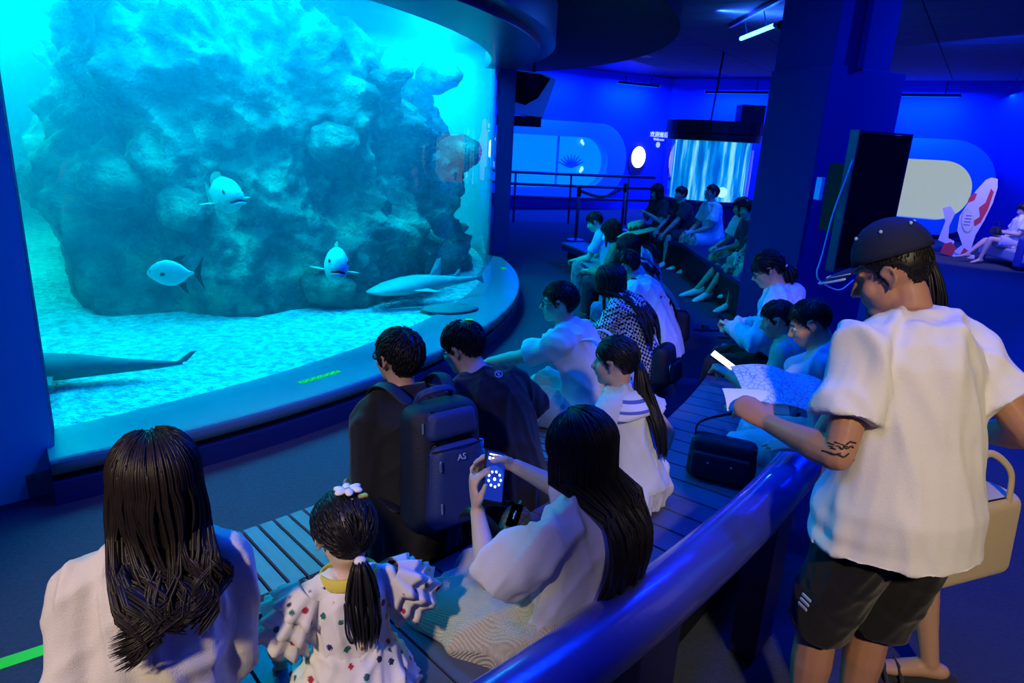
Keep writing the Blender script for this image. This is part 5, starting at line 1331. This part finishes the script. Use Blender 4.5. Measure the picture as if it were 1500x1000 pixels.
# tattoo on the left arm: ink strokes hugging the skin
so, el, wr = f.sho[-1], f.elb[-1], f.wri[-1]
import itertools
_cl = Matrix.Rotation(-f.root.rotation_euler.z, 3, 'Z') @ (V((0, 0, CAMH))-WP(f, el)); ax_ = (so-el).normalized()
_cn = (_cl-ax_*_cl.dot(ax_)).normalized(); _cs = ax_.cross(_cn); M['ink'] = mat('tattoo_ink', (.02, .025, .03), .6, var=0)
tk = MB(); rs_ = random.Random(4)
for q in range(9):
    u0 = rs_.uniform(-.12, .20); th0 = rs_.uniform(-.7, .9); pts_ = []
    for w in range(7):
        u = u0+.03*w/6*rs_.uniform(.6, 1.6)+.012*math.sin(w*1.3+q); th = th0+.09*w*rs_.choice((1, 1, -1))
        c0 = el.lerp(so, u) if u > 0 else el.lerp(wr, -u); r0 = f.girth*f.S*(.0385 if u < .1 else .040)
        pts_.append(c0+(_cn*math.cos(th)+_cs*math.sin(th))*r0)
    tk.tube(pts_, .0022, 5)
tk.build('tattoo', 'ink', f.root, smooth=True)
# shorts print
sp_ = empty('x', (0, 0, 0)); bpy.data.objects.remove(sp_)
hj, kn = f.hj[-1], f.kne[-1]
for i, dz in enumerate((.62, .66, .70)):
    p = hj.lerp(kn, dz); MB().box((p.x-.118, p.y-.02, p.z), (.004, .035, .007)).build('shorts_print', 'captrim', f.root)
# straw hat
f = FIG['hat']; H = f.H; k = f.k
M['straw'] = mat('straw', (.62, .46, .22), .8, var=.2, vs=60, bump=.4, bs=180)
def hatlathe(prof, n=40): 
    mb = MB(); mb.loft([[H(r*math.cos(2*PI*j/n), -.012+r*1.1*math.sin(2*PI*j/n), z) for j in range(n)] for r, z in prof], cap=False); return mb
hatlathe([(.002, .150), (.06, .150), (.088, .138), (.094, .07), (.100, .055), (.15, .045), (.215, .018), (.217, .012), (.15, .037), (.098, .045), (.001, .045)]).build('straw_hat', 'straw', f.root, smooth=True)
hatlathe([(.0955, .058), (.0965, .060), (.0955, .082), (.0945, .080)]).build('hat_band', 'black', f.root, smooth=True)
# map and flyer held by the standing man
mp_, t, b = nt('map_print'); b.inputs['Roughness'].default_value = .6
co = N(t, 'ShaderNodeTexCoord'); vo = N(t, 'ShaderNodeTexVoronoi'); vo.inputs['Scale'].default_value = 48; vo.feature = 'DISTANCE_TO_EDGE'
nz = N(t, 'ShaderNodeTexNoise'); nz.inputs['Scale'].default_value = 14
mu = N(t, 'ShaderNodeMath', operation='MULTIPLY'); lt = N(t, 'ShaderNodeMath', operation='LESS_THAN'); lt.inputs[1].default_value = .030
for q in (vo, nz): t.links.new(co.outputs['Object'], q.inputs['Vector'])
t.links.new(vo.outputs['Distance'], mu.inputs[0]); t.links.new(nz.outputs['Fac'], mu.inputs[1]); t.links.new(mu.outputs[0], lt.inputs[0])
mx = N(t, 'ShaderNodeMix', data_type='RGBA'); mx.inputs[6].default_value = (.55, .70, .76, 1); mx.inputs[7].default_value = (.22, .36, .52, 1)
t.links.new(lt.outputs[0], mx.inputs[0]); t.links.new(mx.outputs[2], b.inputs['Base Color']); M['map'] = mp_
M['paper'] = mat('flyer_paper', (.72, .82, .84), .6, var=.03)
def sheet(name, label, w, h, m, loc, x, y, bend, fold=0.):
    e = MB(); nx, ny = 18, 8; vs = []
    for s_ in (1, -1):
        for i in range(nx+1):
            for j in range(ny+1):
                u, v = i/nx-.5, j/ny-.5; z = bend*math.cos(u*PI)+fold*abs(math.sin(u*PI*2))-.03*v*v
                vs.append((u*w, v*h, z+s_*.0008))
    o_ = (nx+1)*(ny+1); fs = []
    for i in range(nx):
        for j in range(ny):
            a = i*(ny+1)+j; fs.append((a, a+ny+1, a+ny+2, a+1)); fs.append((o_+a, o_+a+1, o_+a+ny+2, o_+a+ny+1))
    e.add(vs, fs); o = e.build(name, m, smooth=True)
    x = V(x).normalized(); z = x.cross(V(y)).normalized(); yv = z.cross(x); orient(o, x, yv, z, loc); return tag(o, label, 'paper')
f = FIG['standing']; hw = WP(f, f.wri[-1]); tip = WP(f, f.tips[-1][1])
sheet('park_map', 'printed map sheet held by the standing person', .40, .24, 'map', (tip.x+.23, tip.y+.10, tip.z+.0), (1, .02, -.20), (-.35, .92, .28), .03, .015)
sheet('flyer', 'blank pale flyer held against the printed map', .20, .085, 'paper', (tip.x+.06, tip.y+.0, tip.z+.02), (1, .06, -.04), (-.2, .8, .55), .006)
# phones
M['screen'] = emis('phone_screen_white', (.85, .95, 1.0), 3.0)
msd, t, b = nt('phone_dial'); co = N(t, 'ShaderNodeTexCoord'); vo = N(t, 'ShaderNodeTexVoronoi'); vo.inputs['Scale'].default_value = 75; vo.inputs['Randomness'].default_value = .4
sepx = N(t, 'ShaderNodeVectorMath', operation='LENGTH'); t.links.new(co.outputs['Object'], sepx.inputs[0])
cmp_ = N(t, 'ShaderNodeMath', operation='COMPARE'); cmp_.inputs[1].default_value = .024; cmp_.inputs[2].default_value = .009; t.links.new(sepx.outputs['Value'], cmp_.inputs[0])
lt = N(t, 'ShaderNodeMath', operation='LESS_THAN'); lt.inputs[1].default_value = .34; t.links.new(co.outputs['Object'], vo.inputs['Vector']); t.links.new(vo.outputs['Distance'], lt.inputs[0])
mu = N(t, 'ShaderNodeMath', operation='MULTIPLY'); t.links.new(lt.outputs[0], mu.inputs[0]); t.links.new(cmp_.outputs[0], mu.inputs[1])
mx = N(t, 'ShaderNodeMix', data_type='RGBA'); mx.inputs[6].default_value = (.005, .02, .30, 1); mx.inputs[7].default_value = (.01, .05, .5, 1)
t.links.new(cmp_.outputs[0], mx.inputs[0]); t.links.new(mx.outputs[2], b.inputs['Emission Color']); b.inputs['Emission Strength'].default_value = 1.2; b.inputs['Base Color'].default_value = (0, 0, .02, 1); M['dial'] = msd
def phone(label, loc, x, y, m='screen', w=.074, h=.152):
    e = empty('smartphone', (0, 0, 0), 0, label, 'phone')
    x = V(x).normalized(); z = x.cross(V(y)).normalized(); yv = z.cross(x); orient(e, x, yv, z, loc)
    mb = rbox(w, h, .009, .004, 3); mb.build('phone_body', 'black', e)
    mb = MB(); mb.box((0, 0, .0094), (w-.008, h-.012, .0006)); mb.build('phone_screen', m, e)
    return e
def midhands(f, up=.03, fwd=.06): 
    a = (f.tips[-1][1]+f.tips[1][1]+f.wri[-1]+f.wri[1])/4; return WP(f, a+V((0, fwd*.3, up)))
f = FIG['phone']; c = WP(f, f.tips[-1][1].lerp(f.wri[-1], .45)+V((.035, .0, .02)))
dp = phone('phone with a blue dial screen in the hand of the long-haired person', c, (.75, .42, -.35), (-.35, .30, .85), 'dial')
for i in range(9):
    a = 2*PI*i/9; MB().ell((.022*math.cos(a), .022*math.sin(a)-.008, .0102), (.004, .004, .0006), n=10, m=4).build('screen_dot', 'screen', dp)
MB().ell((0, -.008, .0102), (.005, .005, .0006), n=10, m=4).build('screen_dot', 'screen', dp)
for i in range(5): MB().box((-.024+.012*i, .050, .0101), (.007, .008, .0006)).build('screen_icon', 'screen', dp)
MB().box((0, .062, .0101), (.05, .004, .0006)).build('screen_bar', 'screen', dp)
f = FIG['seatphone']; phone('bright white phone held by the cropped-haired person behind the map', midhands(f, .06), WD(f, (1, .0, .1)), WD(f, (0, .85, .45)), 'screen')
f = FIG['hoodie']; phone('dim phone held by the pale blue hoodie', midhands(f, .04), WD(f, (1, .1, 0)), WD(f, (0, .8, .5)), 'blackgloss')
f = FIG['check']; phone('pale phone held by the checked shirt', midhands(f, .05), WD(f, (1, .1, .1)), WD(f, (.1, .9, .35)), 'wedge')
f = FIG['bagtee']; phone('dark phone held by the bent printed tee', midhands(f, .04), WD(f, (1, .1, 0)), WD(f, (0, .8, .5)), 'blackgloss')
f = FIG['mask']; phone('dark phone held by the masked person', midhands(f, .04), WD(f, (1, .1, 0)), WD(f, (0, .8, .5)), 'blackgloss')
f = FIG['whitetee']; phone('dark phone held over the knees of the white tee', midhands(f, .02), WD(f, (1, .1, 0)), WD(f, (0, .9, .2)), 'blackgloss')
# handbag on the lap of the long-haired person
f = FIG['phone']; lp = f.hj[1].lerp(f.kne[1], .45).lerp(f.hj[-1].lerp(f.kne[-1], .45), .5)
hb = empty('handbag', WP(f, lp+V((.06, .06, .135))), f.root.rotation_euler.z+.5, 'monogrammed brown handbag with black trim on a lap', 'handbag')
mb = rbox(.25, .12, .15, .05, 6, .8); mb.build('bag_body', 'c_mono', hb, smooth=True)
mb = rbox(.235, .126, .035, .012, 4); mb.v = [(x, y, z-.002) for x, y, z in mb.v]; mb.build('bag_base', 'black', hb, smooth=True)
MB().tube([V((-.11, 0, .135)), V((0, 0, .150)), V((.11, 0, .135))], .004, 6).build('zip', 'silver', hb, smooth=True)
MB().tube(catmull([(-.10, .02, .12), (-.13, .06, .19), (-.09, .12, .20), (-.02, .16, .14), (.05, .16, .10), (.10, .10, .12), (.11, .03, .12)], 5), [(.018, .005)]*31, 8, side=(0, 0, 1)).build('bag_strap', 'black', hb, smooth=True)
# black sling bag on the bench
sb = empty('shoulder_bag', (.97, 2.80, .431), rad(-24), 'black zipped shoulder bag standing on the bench boards', 'bag')
mb = rbox(.30, .11, .20, .035, 6, .95); mb.build('bag_body', 'packdark', sb, smooth=True)
mb = rbox(.25, .03, .12, .012, 4); mb.v = [(x, y-.062, z+.02) for x, y, z in mb.v]; mb.build('front_pocket', 'packdark', sb, smooth=True)
MB().tube([V((-.14, -.03, .188)), V((0, -.035, .193)), V((.14, -.03, .188)), V((.150, -.02, .10)), V((.150, -.02, .04))], .003, 6).build('zip', 'silver', sb, smooth=True)
MB().tube(catmull([(-.13, .0, .17), (-.12, .03, .24), (.0, .10, .28), (.10, .18, .27), (.16, .22, .22)], 5), [(.020, .004)]*21, 8, side=(0, 0, 1)).build('bag_strap', 'black', sb, smooth=True)
for x in (-.05, .05): MB().ell((x, -.08, .10), (.006, .003, .006), n=8, m=6).build('stud', 'silver', sb, smooth=True)
# beige tote on the arm of the person behind
f = FIG['standing']; tp_ = WP(f, f.wri[1])
tt = empty('tote_bag', (tp_.x+.08, tp_.y+.04, tp_.z-.52), rad(22), 'beige leather tote bag hanging from the hand of the standing person', 'bag')
mb = rbox(.38, .16, .29, .04, 6, .92); mb.build('bag_body', 'c_beige', tt, smooth=True)
for y in (-.06, .06): MB().tube(catmull([(-.10, y, .27), (-.085, y*.8, .38), (0, y*.4, .44), (.085, y*.8, .38), (.10, y, .27)], 6), [(.007, .012)]*25, 8, side=(0, 1, 0)).build('bag_handle', 'c_beige', tt, smooth=True)
MB().tube([V((.12, -.05, .285)), V((.06, -.055, .29)), V((-.12, -.05, .285))], .003, 6).build('zip', 'black', tt, smooth=True)
# pink pouch on the hoodie lap
f = FIG['hoodie']; p = f.hj[1].lerp(f.kne[1], .55)+V((0, 0, .085))
M['pouch'] = mat('pouch_pink', (.55, .30, .45), .5, var=.25, vs=20)
mb = rbox(.18, .10, .11, .03, 5, .85); o = mb.build('pouch', 'pouch', smooth=True); o.location = WP(f, p); o.rotation_euler = (0, 0, f.root.rotation_euler.z); tag(o, 'small pink pouch on the lap of the pale blue hoodie', 'pouch')
# iced cup between the two men on the low bench
cu = empty('drink_cup', (-.10, 2.74, .62), 0, 'clear cup with white marks held between the two men in black', 'cup')
M['cupclear'] = mat('cup_plastic', (.35, .45, .75), .1, var=.5, vs=60, spec=.8)
MB().lathe([(.002, 0), (.03, 0), (.042, .14), (.044, .14), (.002, .15)], 20).build('cup_body', 'cupclear', cu, smooth=True)

# ------------------------------------------------------------------ fish
M['fishpale'] = mat('fish_pale', (.62, .72, .62), .55, var=.3, vs=18, bump=.2, bs=60); M['fishdark'] = mat('fish_dark_fin', (.02, .03, .03), .5)
M['fishsilver'] = mat('fish_silver', (.75, .78, .76), .3, .15, var=.12, vs=5); M['shark'] = mat('shark_skin', (.42, .50, .48), .6, var=.15, vs=5); M['finpale'] = mat('fish_fin', (.42, .52, .38), .6, var=.35, vs=22)
M['rayskin'] = mat('ray_skin', (.13, .2, .2), .7, var=.25, vs=14); M['redpale'] = mat('fish_face', (.8, .62, .5), .5, var=.2, vs=20)
def fish(name, label, loc, yaw, pitch, L, st, m, parts=(), roll=0.):
    e = empty(name, loc, 0, label, 'fish'); e.rotation_euler = (rad(roll), rad(pitch), rad(yaw))
    rings = []; n = 22
    for t_, hh, ww, zo in st: rings.append([V(((.5-t_)*L, ww*L*math.cos(2*PI*k/n), zo*L+hh*L*math.sin(2*PI*k/n))) for k in range(n)])
    MB().loft(rings).build('fish_body', m, e, smooth=True)
    return e
def fin(e, name, pts, m, th=.012, plane='xz', off=0.):
    """thin solid fin from an outline; thick at the centre, sharp at the rim"""
    n = len(pts); cx = sum(p[0] for p in pts)/n; cz = sum(p[1] for p in pts)/n
    def P3(a, b, c): return V((a, c+off, b)) if plane == 'xz' else (V((a, b, c)) if plane == 'xy' else V((c, a, b)))
    vs = [P3(a, b, 0) for a, b in pts]+[P3(cx, cz, th/2), P3(cx, cz, -th/2)]
    fs = [(k, (k+1) % n, n) for k in range(n)]+[((k+1) % n, k, n+1) for k in range(n)]
    return MB().add(vs, fs).build(name, m, e)
# pompano, swimming left
pm_ = [(0, .004, .004, -.015), (.04, .055, .03, -.010), (.12, .125, .055, 0), (.25, .195, .075, 0), (.40, .230, .080, 0), (.55, .215, .070, 0), (.70, .140, .048, 0), (.80, .060, .026, 0), (.86, .030, .016, 0), (.92, .026, .012, 0)]
e = fish('pompano', 'silver pompano with black fins swimming before the reef', (-2.40, 4.68, .83), 172, 4, .40, pm_, 'fishsilver'); L_ = .40
fin(e, 'tail_fin', [(-.155, 0), (-.20, .05), (-.255, .125), (-.215, .02), (-.215, -.03), (-.235, -.125), (-.19, -.05)], 'fishdark', .010)
fin(e, 'dorsal_fin', [(.0, .085), (-.05, .115), (-.13, .128), (-.08, .090), (-.12, .055), (-.05, .080)], 'fishdark', .010)
fin(e, 'anal_fin', [(-.03, -.080), (-.08, -.135), (-.11, -.150), (-.09, -.095), (-.10, -.06)], 'fishdark', .010)
for sy in (-1, 1):
    MB().ell((.055, sy*.030, -.004), (.022, .006, .013), Matrix.Rotation(.2, 3, 'Y'), 12, 8).build('pectoral_fin', 'fishdark', e, smooth=True)
    MB().ell((.155, sy*.0165, .012), (.010, .005, .010), n=12, m=8).build('eye', 'fishdark', e, smooth=True)
# groupers, facing the glass
gp = [(0, .02, .03, -.03), (.03, .075, .075, -.02), (.10, .125, .105, -.01), (.22, .175, .125, 0), (.36, .195, .125, 0), (.52, .175, .105, 0), (.68, .125, .070, 0), (.82, .075, .036, 0), (.90, .060, .022, 0)]
def grouper(label, loc, yaw, pitch, L, roll=0):
    e = fish('grouper', label, loc, yaw, pitch, L, gp, 'fishpale', roll=roll)
    MB().tube([V(((.5-.02)*L, -.07*L, -.055*L)), V(((.5+.008)*L, 0, -.04*L)), V(((.5-.02)*L, .07*L, -.055*L))], [.008*L, .014*L, .008*L], 8).build('mouth', 'fishdark', e, smooth=True)
    MB().tube([V(((.5-.03)*L, -.075*L, -.085*L)), V(((.5+.014)*L, 0, -.075*L)), V(((.5-.03)*L, .075*L, -.085*L))], [.012*L, .02*L, .012*L], 8).build('lower_lip', 'fishpale', e, smooth=True)
    for sy in (-1, 1):
        MB().ell(((.5-.10)*L, sy*.098*L, .055*L), (.02*L, .010*L, .02*L), n=12, m=8).build('eye', 'fishdark', e, smooth=True)
        fin(e, 'pectoral_fin', [(.20*L, sy*.115*L), (.17*L, sy*.20*L), (.10*L, sy*.27*L), (.02*L, sy*.26*L), (-.01*L, sy*.19*L), (.06*L, sy*.12*L)], 'finpale', .012, 'xy')
    for o in e.children:
        if o.name.startswith('pectoral'): o.location = (0, 0, -.06*L)
    fin(e, 'dorsal_fin', [(.18*L, .17*L), (.10*L, .25*L), (-.05*L, .25*L), (-.22*L, .22*L), (-.32*L, .15*L), (-.30*L, .08*L), (-.1*L, .12*L)], 'finpale', .012)
    fin(e, 'tail_fin', [(-.38*L, .05*L), (-.50*L, .14*L), (-.56*L, .05*L), (-.56*L, -.05*L), (-.50*L, -.14*L), (-.38*L, -.05*L)], 'finpale', .012)
    return e
grouper('pale grouper with a downturned mouth hovering high before the reef', (-2.13, 4.95, 1.36), -50, -4, .66, 8)
grouper('pale grouper facing the glass low above the gravel', (-1.34, 4.98, .90), -70, -6, .66, -8)
# guitarfish resting on the gravel
sk = [(0, .006, .02, 0), (.05, .022, .06, 0), (.15, .045, .10, .008), (.28, .062, .11, .015), (.40, .066, .085, .02), (.55, .055, .055, .018), (.72, .035, .030, .012), (.88, .020, .014, .01), (.98, .008, .006, .012)]
e = fish('shark', 'pale shark with a raised dorsal fin gliding above the gravel by the window end', (-.86, 6.62, .42), 222, 0, 1.35, sk, 'shark'); L_ = 1.35
fin(e, 'dorsal_fin', [(-.0*L_, .06*L_), (-.07*L_, .185*L_), (-.115*L_, .20*L_), (-.11*L_, .06*L_)], 'shark', .03)
fin(e, 'dorsal_fin', [(-.22*L_, .045*L_), (-.27*L_, .095*L_), (-.295*L_, .10*L_), (-.29*L_, .03*L_)], 'shark', .02)
fin(e, 'tail_fin', [(-.44*L_, .01*L_), (-.52*L_, .10*L_), (-.55*L_, .11*L_), (-.50*L_, .02*L_), (-.53*L_, -.04*L_), (-.47*L_, -.01*L_)], 'shark', .02)
for sy in (-1, 1): fin(e, 'pectoral_fin', [(.22*L_, sy*.09*L_), (.08*L_, sy*.20*L_), (.03*L_, sy*.21*L_), (.06*L_, sy*.08*L_)], 'shark', .02, 'xy')
e2 = fish('shark', 'grey shark lying on the gravel beside the left pillar', (-2.72, 3.98, .335), 198, 0, 1.3, sk, 'rayskin')
for sy in (-1, 1): fin(e2, 'pectoral_fin', [(.22*1.3, sy*.09*1.3), (.08*1.3, sy*.20*1.3), (.03*1.3, sy*.21*1.3), (.06*1.3, sy*.08*1.3)], 'rayskin', .02, 'xy')
fin(e2, 'tail_fin', [(-.44*1.3, .01*1.3), (-.52*1.3, .07*1.3), (-.55*1.3, .075*1.3), (-.50*1.3, .02*1.3)], 'rayskin', .02)
ry = empty('stingray', (-.62, 6.35, .262), rad(20), 'dark flat ray lying on the pale gravel', 'fish')
mb = MB(); rings = []; n = 28
for q in range(7):
    r_ = [1, .9, .72, .5, .3, .12, .02][q]; zz_ = [0, .014, .026, .035, .042, .046, .047][q]
    rings.append([V((.26*r_*math.cos(2*PI*k/n)*(1+.12*math.cos(2*2*PI*k/n)), .20*r_*math.sin(2*PI*k/n), zz_)) for k in range(n)])
mb.loft(rings).build('disc_body', 'rayskin', ry, smooth=True)
MB().tube([V((-.26, 0, .012)), V((-.42, .03, .010)), V((-.62, .0, .006))], [.016, .010, .003], 8).build('tail', 'rayskin', ry, smooth=True)

# ------------------------------------------------------------------ right side: info board, sofa, sitter
M['boardwhite'] = mat('board_white', (.80, .78, .80), .5, var=.03); M['boardred'] = mat('board_red', (.70, .06, .08), .5, var=.05); M['boardgreen'] = mat('board_rim', (.62, .72, .25), .5, var=0); M['boardtext'] = mat('board_text', (.25, .25, .25), .6, var=0); M['boardpink'] = mat('board_pink', (.78, .55, .50), .5, var=.05)
sd_ = empty('cutout_board', (9.02, 13.9, 0), rad(-32), 'tall white and red cut-out information board leaning by the grey alcove', 'sign')
def flat(name, pts, m, y0, y1):
    n = len(pts); return MB().loft([[V((x, y, z)) for x, z in pts] for y in (y0, y1)]).build(name, m, sd_)
body_ = [(-.20, .12), (-.05, .30), (-.22, .62), (-.24, .95), (-.12, 1.30), (-.04, 1.55), (.10, 1.80), (.20, 1.86), (.32, 1.84), (.36, 1.65), (.34, 1.30), (.26, .90), (.16, .55), (.14, .20), (.02, .05)]
flat('board', body_, 'boardwhite', -.02, .02)
flat('side_board', [(-.56, .35), (-.50, .80), (-.62, 1.10), (-.46, 1.16), (-.34, 1.0), (-.40, .7), (-.36, .42), (-.22, .36), (-.24, .24)], 'boardwhite', .0, .03)
flat('red_patch', [(.10, .75), (.20, .85), (.28, 1.15), (.31, 1.55), (.24, 1.62), (.20, 1.30), (.10, 1.18), (.16, .98), (.06, .88)], 'boardred', -.026, -.018)
flat('red_patch', [(-.15, 1.26), (-.02, 1.34), (.0, 1.48), (-.06, 1.50), (-.14, 1.38)], 'boardred', -.026, -.018)
flat('red_patch', [(-.46, .06), (-.42, .28), (-.28, .34), (-.16, .22), (-.2, .02)], 'boardred', -.03, .0)
flat('red_patch', [(-.06, .06), (.0, .24), (.10, .18), (.12, .04)], 'boardred', -.026, -.018)
el_ = [(-.06+.125*math.cos(a)-.10*math.sin(a)*.6, .86+.02*math.cos(a)+.27*math.sin(a)*1.0) for a in [2*PI*i/24 for i in range(24)]]
flat('panel_rim', [(x-.0, z) for x, z in el_], 'boardgreen', -.030, -.018)
flat('panel', [(-.06+(x+.06)*.86, .86+(z-.86)*.9) for x, z in el_], 'boardwhite', -.034, -.018)
for k_ in range(4): MB().box((-.06, -.036, .98-k_*.07), (.13-.02*(k_ == 0), .004, .022)).build('text_line', 'boardtext', sd_)
MB().box((.0, .16, .03), (.5, .32, .05)).build('foot_plate', 'boardwhite', sd_)
sd_.scale = (.85, 1, .86)
spot('board_spot', (8.6, 11.8, 3.4), (9.1, 13.5, .7), 200, (1.0, .80, .95), 50, .08)
so_ = empty('sofa', (9.62, 13.15, 0), rad(85), 'dark blue upholstered sofa with a grey seat at the right', 'sofa')
M['sofa'] = mat('sofa_blue', (.03, .05, .28), .8, var=.1); M['sofagrey'] = mat('sofa_grey', (.35, .35, .42), .8, var=.1)
mb = rbox(1.5, .75, .22, .05, 5); mb.v = [(x, y, z+.12) for x, y, z in mb.v]; mb.build('seat_cushion', 'sofagrey', so_, smooth=True)
mb = rbox(.20, .85, .55, .05, 5); mb.v = [(x-.62, y-.35 if False else y, z+.05) for x, y, z in mb.v]; mb.build('armrest', 'sofa', so_, smooth=True)
mb = rbox(1.6, .22, .75, .06, 5); mb.v = [(x, y-.42, z+.05) for x, y, z in mb.v]; mb.build('backrest', 'sofa', so_, smooth=True)
for x in (-.6, .6):
    for y in (-.3, .3): MB().tube([V((x, y, 0)), V((x, y, .12))], .025, 8).build('leg', 'silver', so_, smooth=True)
f = FIG['sofa'] = person('barefoot person in pale shorts lounging on the sofa with crossed legs', (9.42, 13.2), 80, seat=.34, S=1.0, lean=(-20, -14, -4), head=(20, 0, 0), skin='skinpale', voxel=.014, legs={-1: dict(to=(-.10, .50, .09)), 1: dict(to=(.0, .70, .16), pole=(.1, .6, 1))}, arms={-1: dict(to=(-.10, .22, .62), curl=(.7,)*4), 1: dict(to=(.1, .22, .62), curl=(.7,)*4)})
shirt(f, 'c_white', ease=.022, sleeve=.7, seed=301); legwear(f, 'c_lav', .65, .02, .025, name='shorts'); haircap(f, 'hair', .02, locks=100, ll=.06, lr=.005, seed=300)
hbk = empty('black_bag', WP(f, (0, .30, .56)), rad(80), 'small black bag on the lap of the lounging person', 'bag')
mb = rbox(.28, .14, .16, .05, 5, .8); mb.build('bag_body', 'packdark', hbk, smooth=True)
MB().tube(catmull([(-.1, 0, .14), (-.05, 0, .24), (.05, 0, .24), (.1, 0, .14)], 5), .008, 8).build('bag_handle', 'black', hbk, smooth=True)
# sandals of a person sitting hidden behind the column
for i, (x, y, a, lab) in enumerate(((2.10, 7.05, 95, 'single dark slip-on sandal on the carpet before the blue column'), (2.28, 6.80, 100, 'second dark slip-on sandal by the foot of the blue column'))):
    e = empty('sandal', (x, y, 0), rad(a), lab, 'sandal')
    mb = MB(); mb.tube([V((0, -.11, .012)), V((0, 0, .014)), V((0, .08, .013)), V((0, .14, .013))], [(.034, .012), (.042, .013), (.046, .013), (.036, .012)], 12, side=(1, 0, 0)); mb.build('sole', 'c_dark', e, smooth=True)
    MB().tube([V((.044, .05, .015)), V((.03, .05, .06)), V((-.03, .05, .06)), V((-.044, .05, .015))], [(.004, .03)]*4, 8).build('strap', 'c_dark', e, smooth=True)

# ------------------------------------------------------------------ security camera on the column
sc2 = empty('security_camera', (3.05, 9.0, 3.30), rad(60), 'dark security camera on a bracket by the blue column', 'camera')
MB().tube([V((-.16, 0, .0)), V((.14, 0, .03))], .05, 12).build('camera_body', 'black', sc2, smooth=True)
MB().tube([V((.05, 0, .05)), V((.05, 0, .36))], .018, 8).build('bracket', 'black', sc2, smooth=True)
# ------------------------------------------------------------------ pieces of parts become sub-parts
SUB = {'iris': 'eye', 'collar': ('shirt', 'dress_bodice'), 'emblem': 'shirt', 'tee_print': 'shirt', 'hair_tie': 'hair', 'hair_flower': 'hair', 'hair_clip': 'hair', 'clip_bar': 'hair',
       'cap_brim': 'cap', 'eyelet': 'cap', 'hat_band': 'straw_hat', 'shorts_print': 'shorts', 'logo_print': 'front_pocket', 'script_print': 'front_pocket',
       'screen_dot': 'phone_screen', 'screen_icon': 'phone_screen', 'screen_bar': 'phone_screen', 'stud': 'front_pocket', 'mouth': 'fish_body', 'lower_lip': 'fish_body', 'text_line': 'panel', 'ruffle': 'dress_bodice', 'hood': 'shirt', 'strap': 'shoe', 'letter': 'main_bag', 'light_strip': 'housing'}
def base(n): return n.split('.')[0]
for o in list(bpy.data.objects):
    t_ = SUB.get(base(o.name))
    if not t_ or o.parent is None or o.parent.parent is not None or o.parent.type != 'EMPTY': continue
    t_ = (t_,) if isinstance(t_, str) else t_
    c_ = [c for c in o.parent.children if base(c.name) in t_]
    if not c_: continue
    if len(c_) > 1:   # nearest part of that kind
        mid = lambda q: sum((V(b) for b in q.bound_box), V())/8
        c_.sort(key=lambda c: (mid(c)-mid(o)).length)
    o.parent = c_[0]
